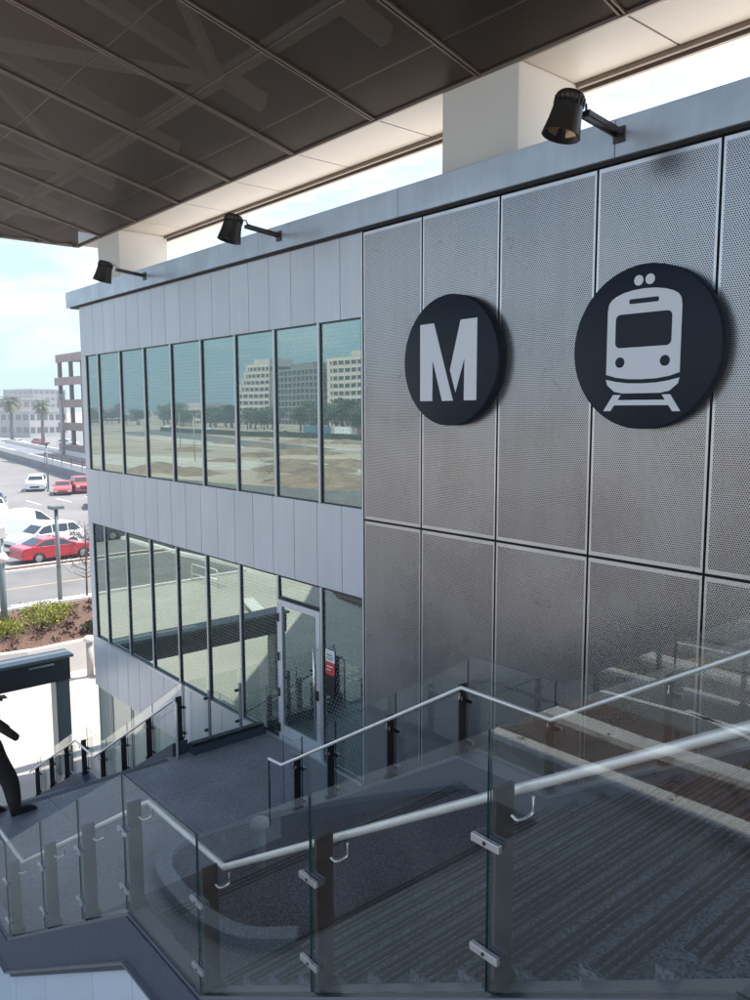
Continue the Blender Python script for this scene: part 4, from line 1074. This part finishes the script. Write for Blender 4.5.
fc.box(-300,-110,-126.02,-125.98,G+.1,G+1.8)
tag(fc.build('site_fence',MT['fence_green']),'long dark green screened fence along the far edge of the dirt lot','fence')
struct(MB().prism([(-60,-8.6),(-47.5,-8.8),(-38.4,-9.6),(-30.2,-11.6),(-30.2,-16.5),(-60,-16.5)],'z',G+.006,G+.12).build('green_verge',MT['verge']))
vk=MB()
for a,b in (((-60,-8.4),(-47.5,-8.6)),((-47.5,-8.6),(-38.4,-9.4)),((-38.4,-9.4),(-30.2,-11.4))): vk.bar((*a,G+.1),(*b,G+.1),.3,.22)
struct(vk.build('verge_kerb',MT['conc']))
vg=MB()
for i in range(160): leaf_cluster(vg,(random.uniform(-58,-30.6),random.uniform(-16.3,-11.8),G+.25),.3,16,.1,flat=.6)
tag(vg.build('verge_plants',MT['leaf'],fix=False),'dark green low planting on the verge south of the plaza','ground cover',kind='stuff')
# plaza details mirrored in the lower windows
def bench(loc,rot):
    b=empty('plaza_bench',loc,R(rot),'pale concrete bench on the plaza mirrored in the lower windows','bench')
    MB().box(-1.2,1.2,-.25,.25,.38,.48).build('seat',MT['conc'],b,bev=.01)
    for x in(-.9,.9): MB().box(x-.1,x+.1,-.2,.2,0,.38).build('leg',MT['conc_grey'],b,bev=.01)
bench((-30,-4.5,G),20)
bk=empty('cycle_rack',(-37,-5.6,G),label='steel loop rack on the plaza near the road',cat='rack')
MB().tube([(-1.3,0,0),(-1.3,0,.85),(-1.2,0,.95),(1.2,0,.95),(1.3,0,.85),(1.3,0,0)],.03,8).build('hoop',MT['rail'],bk)
MB().tube([(-1.3,0,.45),(1.3,0,.45)],.025,8).build('crossbar',MT['rail'],bk)
struct(MB().prism([(-29,-10.9),(-24,-11.2),(-20,-11.0),(-20,-8.9),(-25,-8.4),(-30,-9.2),(-32,-10.2)],'z',G+.005,G+.10).build('planted_island',MT['mulch']))
leafs=MB()
for i in range(90): leaf_cluster(leafs,(random.uniform(-30,6),random.uniform(-16.2,-12.3),G+.2),.22,16,.09,flat=.6)
tag(leafs.build('low_planting',MT['leaf'],fix=False),'sparse low green plants in the mulch bed behind the photographer','ground cover',kind='stuff')

# ------------------------------------------------------------------ camera
cam=bpy.data.cameras.new('Camera');co=bpy.data.objects.new('Camera',cam);col.objects.link(co);sc.camera=co
yaw,pitch,roll=.86514,.11404,-.00275
fw=Vector((-math.sin(yaw)*math.cos(pitch),math.cos(yaw)*math.cos(pitch),-math.sin(pitch)))
rt=Vector((math.cos(yaw),math.sin(yaw),0));up=rt.cross(fw)
r2=rt*math.cos(roll)+up*math.sin(roll);u2=-rt*math.sin(roll)+up*math.cos(roll)
Mx=Matrix((r2,u2,-fw)).transposed().to_4x4();co.matrix_world=Mx
cam.sensor_fit='VERTICAL';cam.sensor_height=36;cam.lens=795.2/1000*36;cam.clip_start=.05;cam.clip_end=6000

# ------------------------------------------------------------------ light
SUN_EL,SUN_AZ=62,14     # azimuth measured from +Y towards +X
w=bpy.data.worlds.new('World');sc.world=w;w.use_nodes=True;nt=w.node_tree
bg=nt.nodes['Background'];sky=nt.nodes.new('ShaderNodeTexSky');sky.sky_type='NISHITA';sky.sun_disc=False
sky.sun_elevation=R(SUN_EL);sky.sun_rotation=R(SUN_AZ);sky.air_density=1.2;sky.dust_density=.8;sky.ozone_density=1.2
tc=nt.nodes.new('ShaderNodeTexCoord');mp=nt.nodes.new('ShaderNodeMapping');mp.inputs['Scale'].default_value=(1.6,1.6,5.0)
nz=nt.nodes.new('ShaderNodeTexNoise');nz.inputs['Scale'].default_value=1.7;nz.inputs['Detail'].default_value=8;nz.inputs['Roughness'].default_value=.6
rp=nt.nodes.new('ShaderNodeValToRGB');rp.color_ramp.elements[0].position=.44;rp.color_ramp.elements[1].position=.62
rp.color_ramp.elements[0].color=(0,0,0,1);rp.color_ramp.elements[1].color=(.75,.75,.75,1)
mx=nt.nodes.new('ShaderNodeMixRGB');mx.inputs[2].default_value=(3.9,4.0,4.1,1)
nt.links.new(tc.outputs['Generated'],mp.inputs[0]);nt.links.new(mp.outputs[0],nz.inputs['Vector']);nt.links.new(nz.outputs['Fac'],rp.inputs['Fac'])
nt.links.new(rp.outputs['Color'],mx.inputs[0]);sp=nt.nodes.new('ShaderNodeSeparateXYZ');nt.links.new(tc.outputs['Generated'],sp.inputs[0])
hz=nt.nodes.new('ShaderNodeMapRange');hz.interpolation_type='SMOOTHSTEP';hz.inputs[1].default_value=0;hz.inputs[2].default_value=.42;hz.inputs[3].default_value=.92;hz.inputs[4].default_value=0
nt.links.new(sp.outputs['Z'],hz.inputs[0]);m2=nt.nodes.new('ShaderNodeMixRGB');m2.inputs[2].default_value=(1.25,2.1,2.75,1)
nt.links.new(hz.outputs[0],m2.inputs[0]);nt.links.new(sky.outputs[0],m2.inputs[1]);nt.links.new(m2.outputs[0],mx.inputs[1])
nt.links.new(mx.outputs[0],bg.inputs['Color'])
bg.inputs['Strength'].default_value=.15
sl=bpy.data.lights.new('Sun','SUN');sl.energy=4.0;sl.angle=R(.5);sl.color=(1,.95,.88)
so=bpy.data.objects.new('Sun',sl);col.objects.link(so)
dirv=Vector((math.sin(R(SUN_AZ))*math.cos(R(SUN_EL)),math.cos(R(SUN_AZ))*math.cos(R(SUN_EL)),math.sin(R(SUN_EL))))
so.rotation_euler=dirv.to_track_quat('Z','Y').to_euler()
sc.view_settings.view_transform='Standard';sc.view_settings.look='None';sc.view_settings.gamma=1;sc.view_settings.use_curve_mapping=False
sc.view_settings.exposure=1.25
sc.cycles.max_bounces=10;sc.cycles.transparent_max_bounces=24;sc.cycles.glossy_bounces=5;sc.cycles.diffuse_bounces=4
sc.cycles.use_denoising=True;sc.cycles.caustics_reflective=False;sc.cycles.caustics_refractive=False

hb=MB().box(-700,120,-420,320,G-1.5,26).build('haze',[])
hm=bpy.data.materials.new('haze');hm.use_nodes=True;hn=hm.node_tree;hn.nodes.remove(hn.nodes['Principled BSDF'])
pv=hn.nodes.new('ShaderNodeVolumePrincipled');pv.inputs['Color'].default_value=(.86,.93,1,1);pv.inputs['Density'].default_value=.0010;pv.inputs['Anisotropy'].default_value=.2
hn.links.new(pv.outputs[0],hn.nodes['Material Output'].inputs['Volume']);hb.data.materials.append(hm);hb['kind']='stuff'
sc.cycles.volume_bounces=0
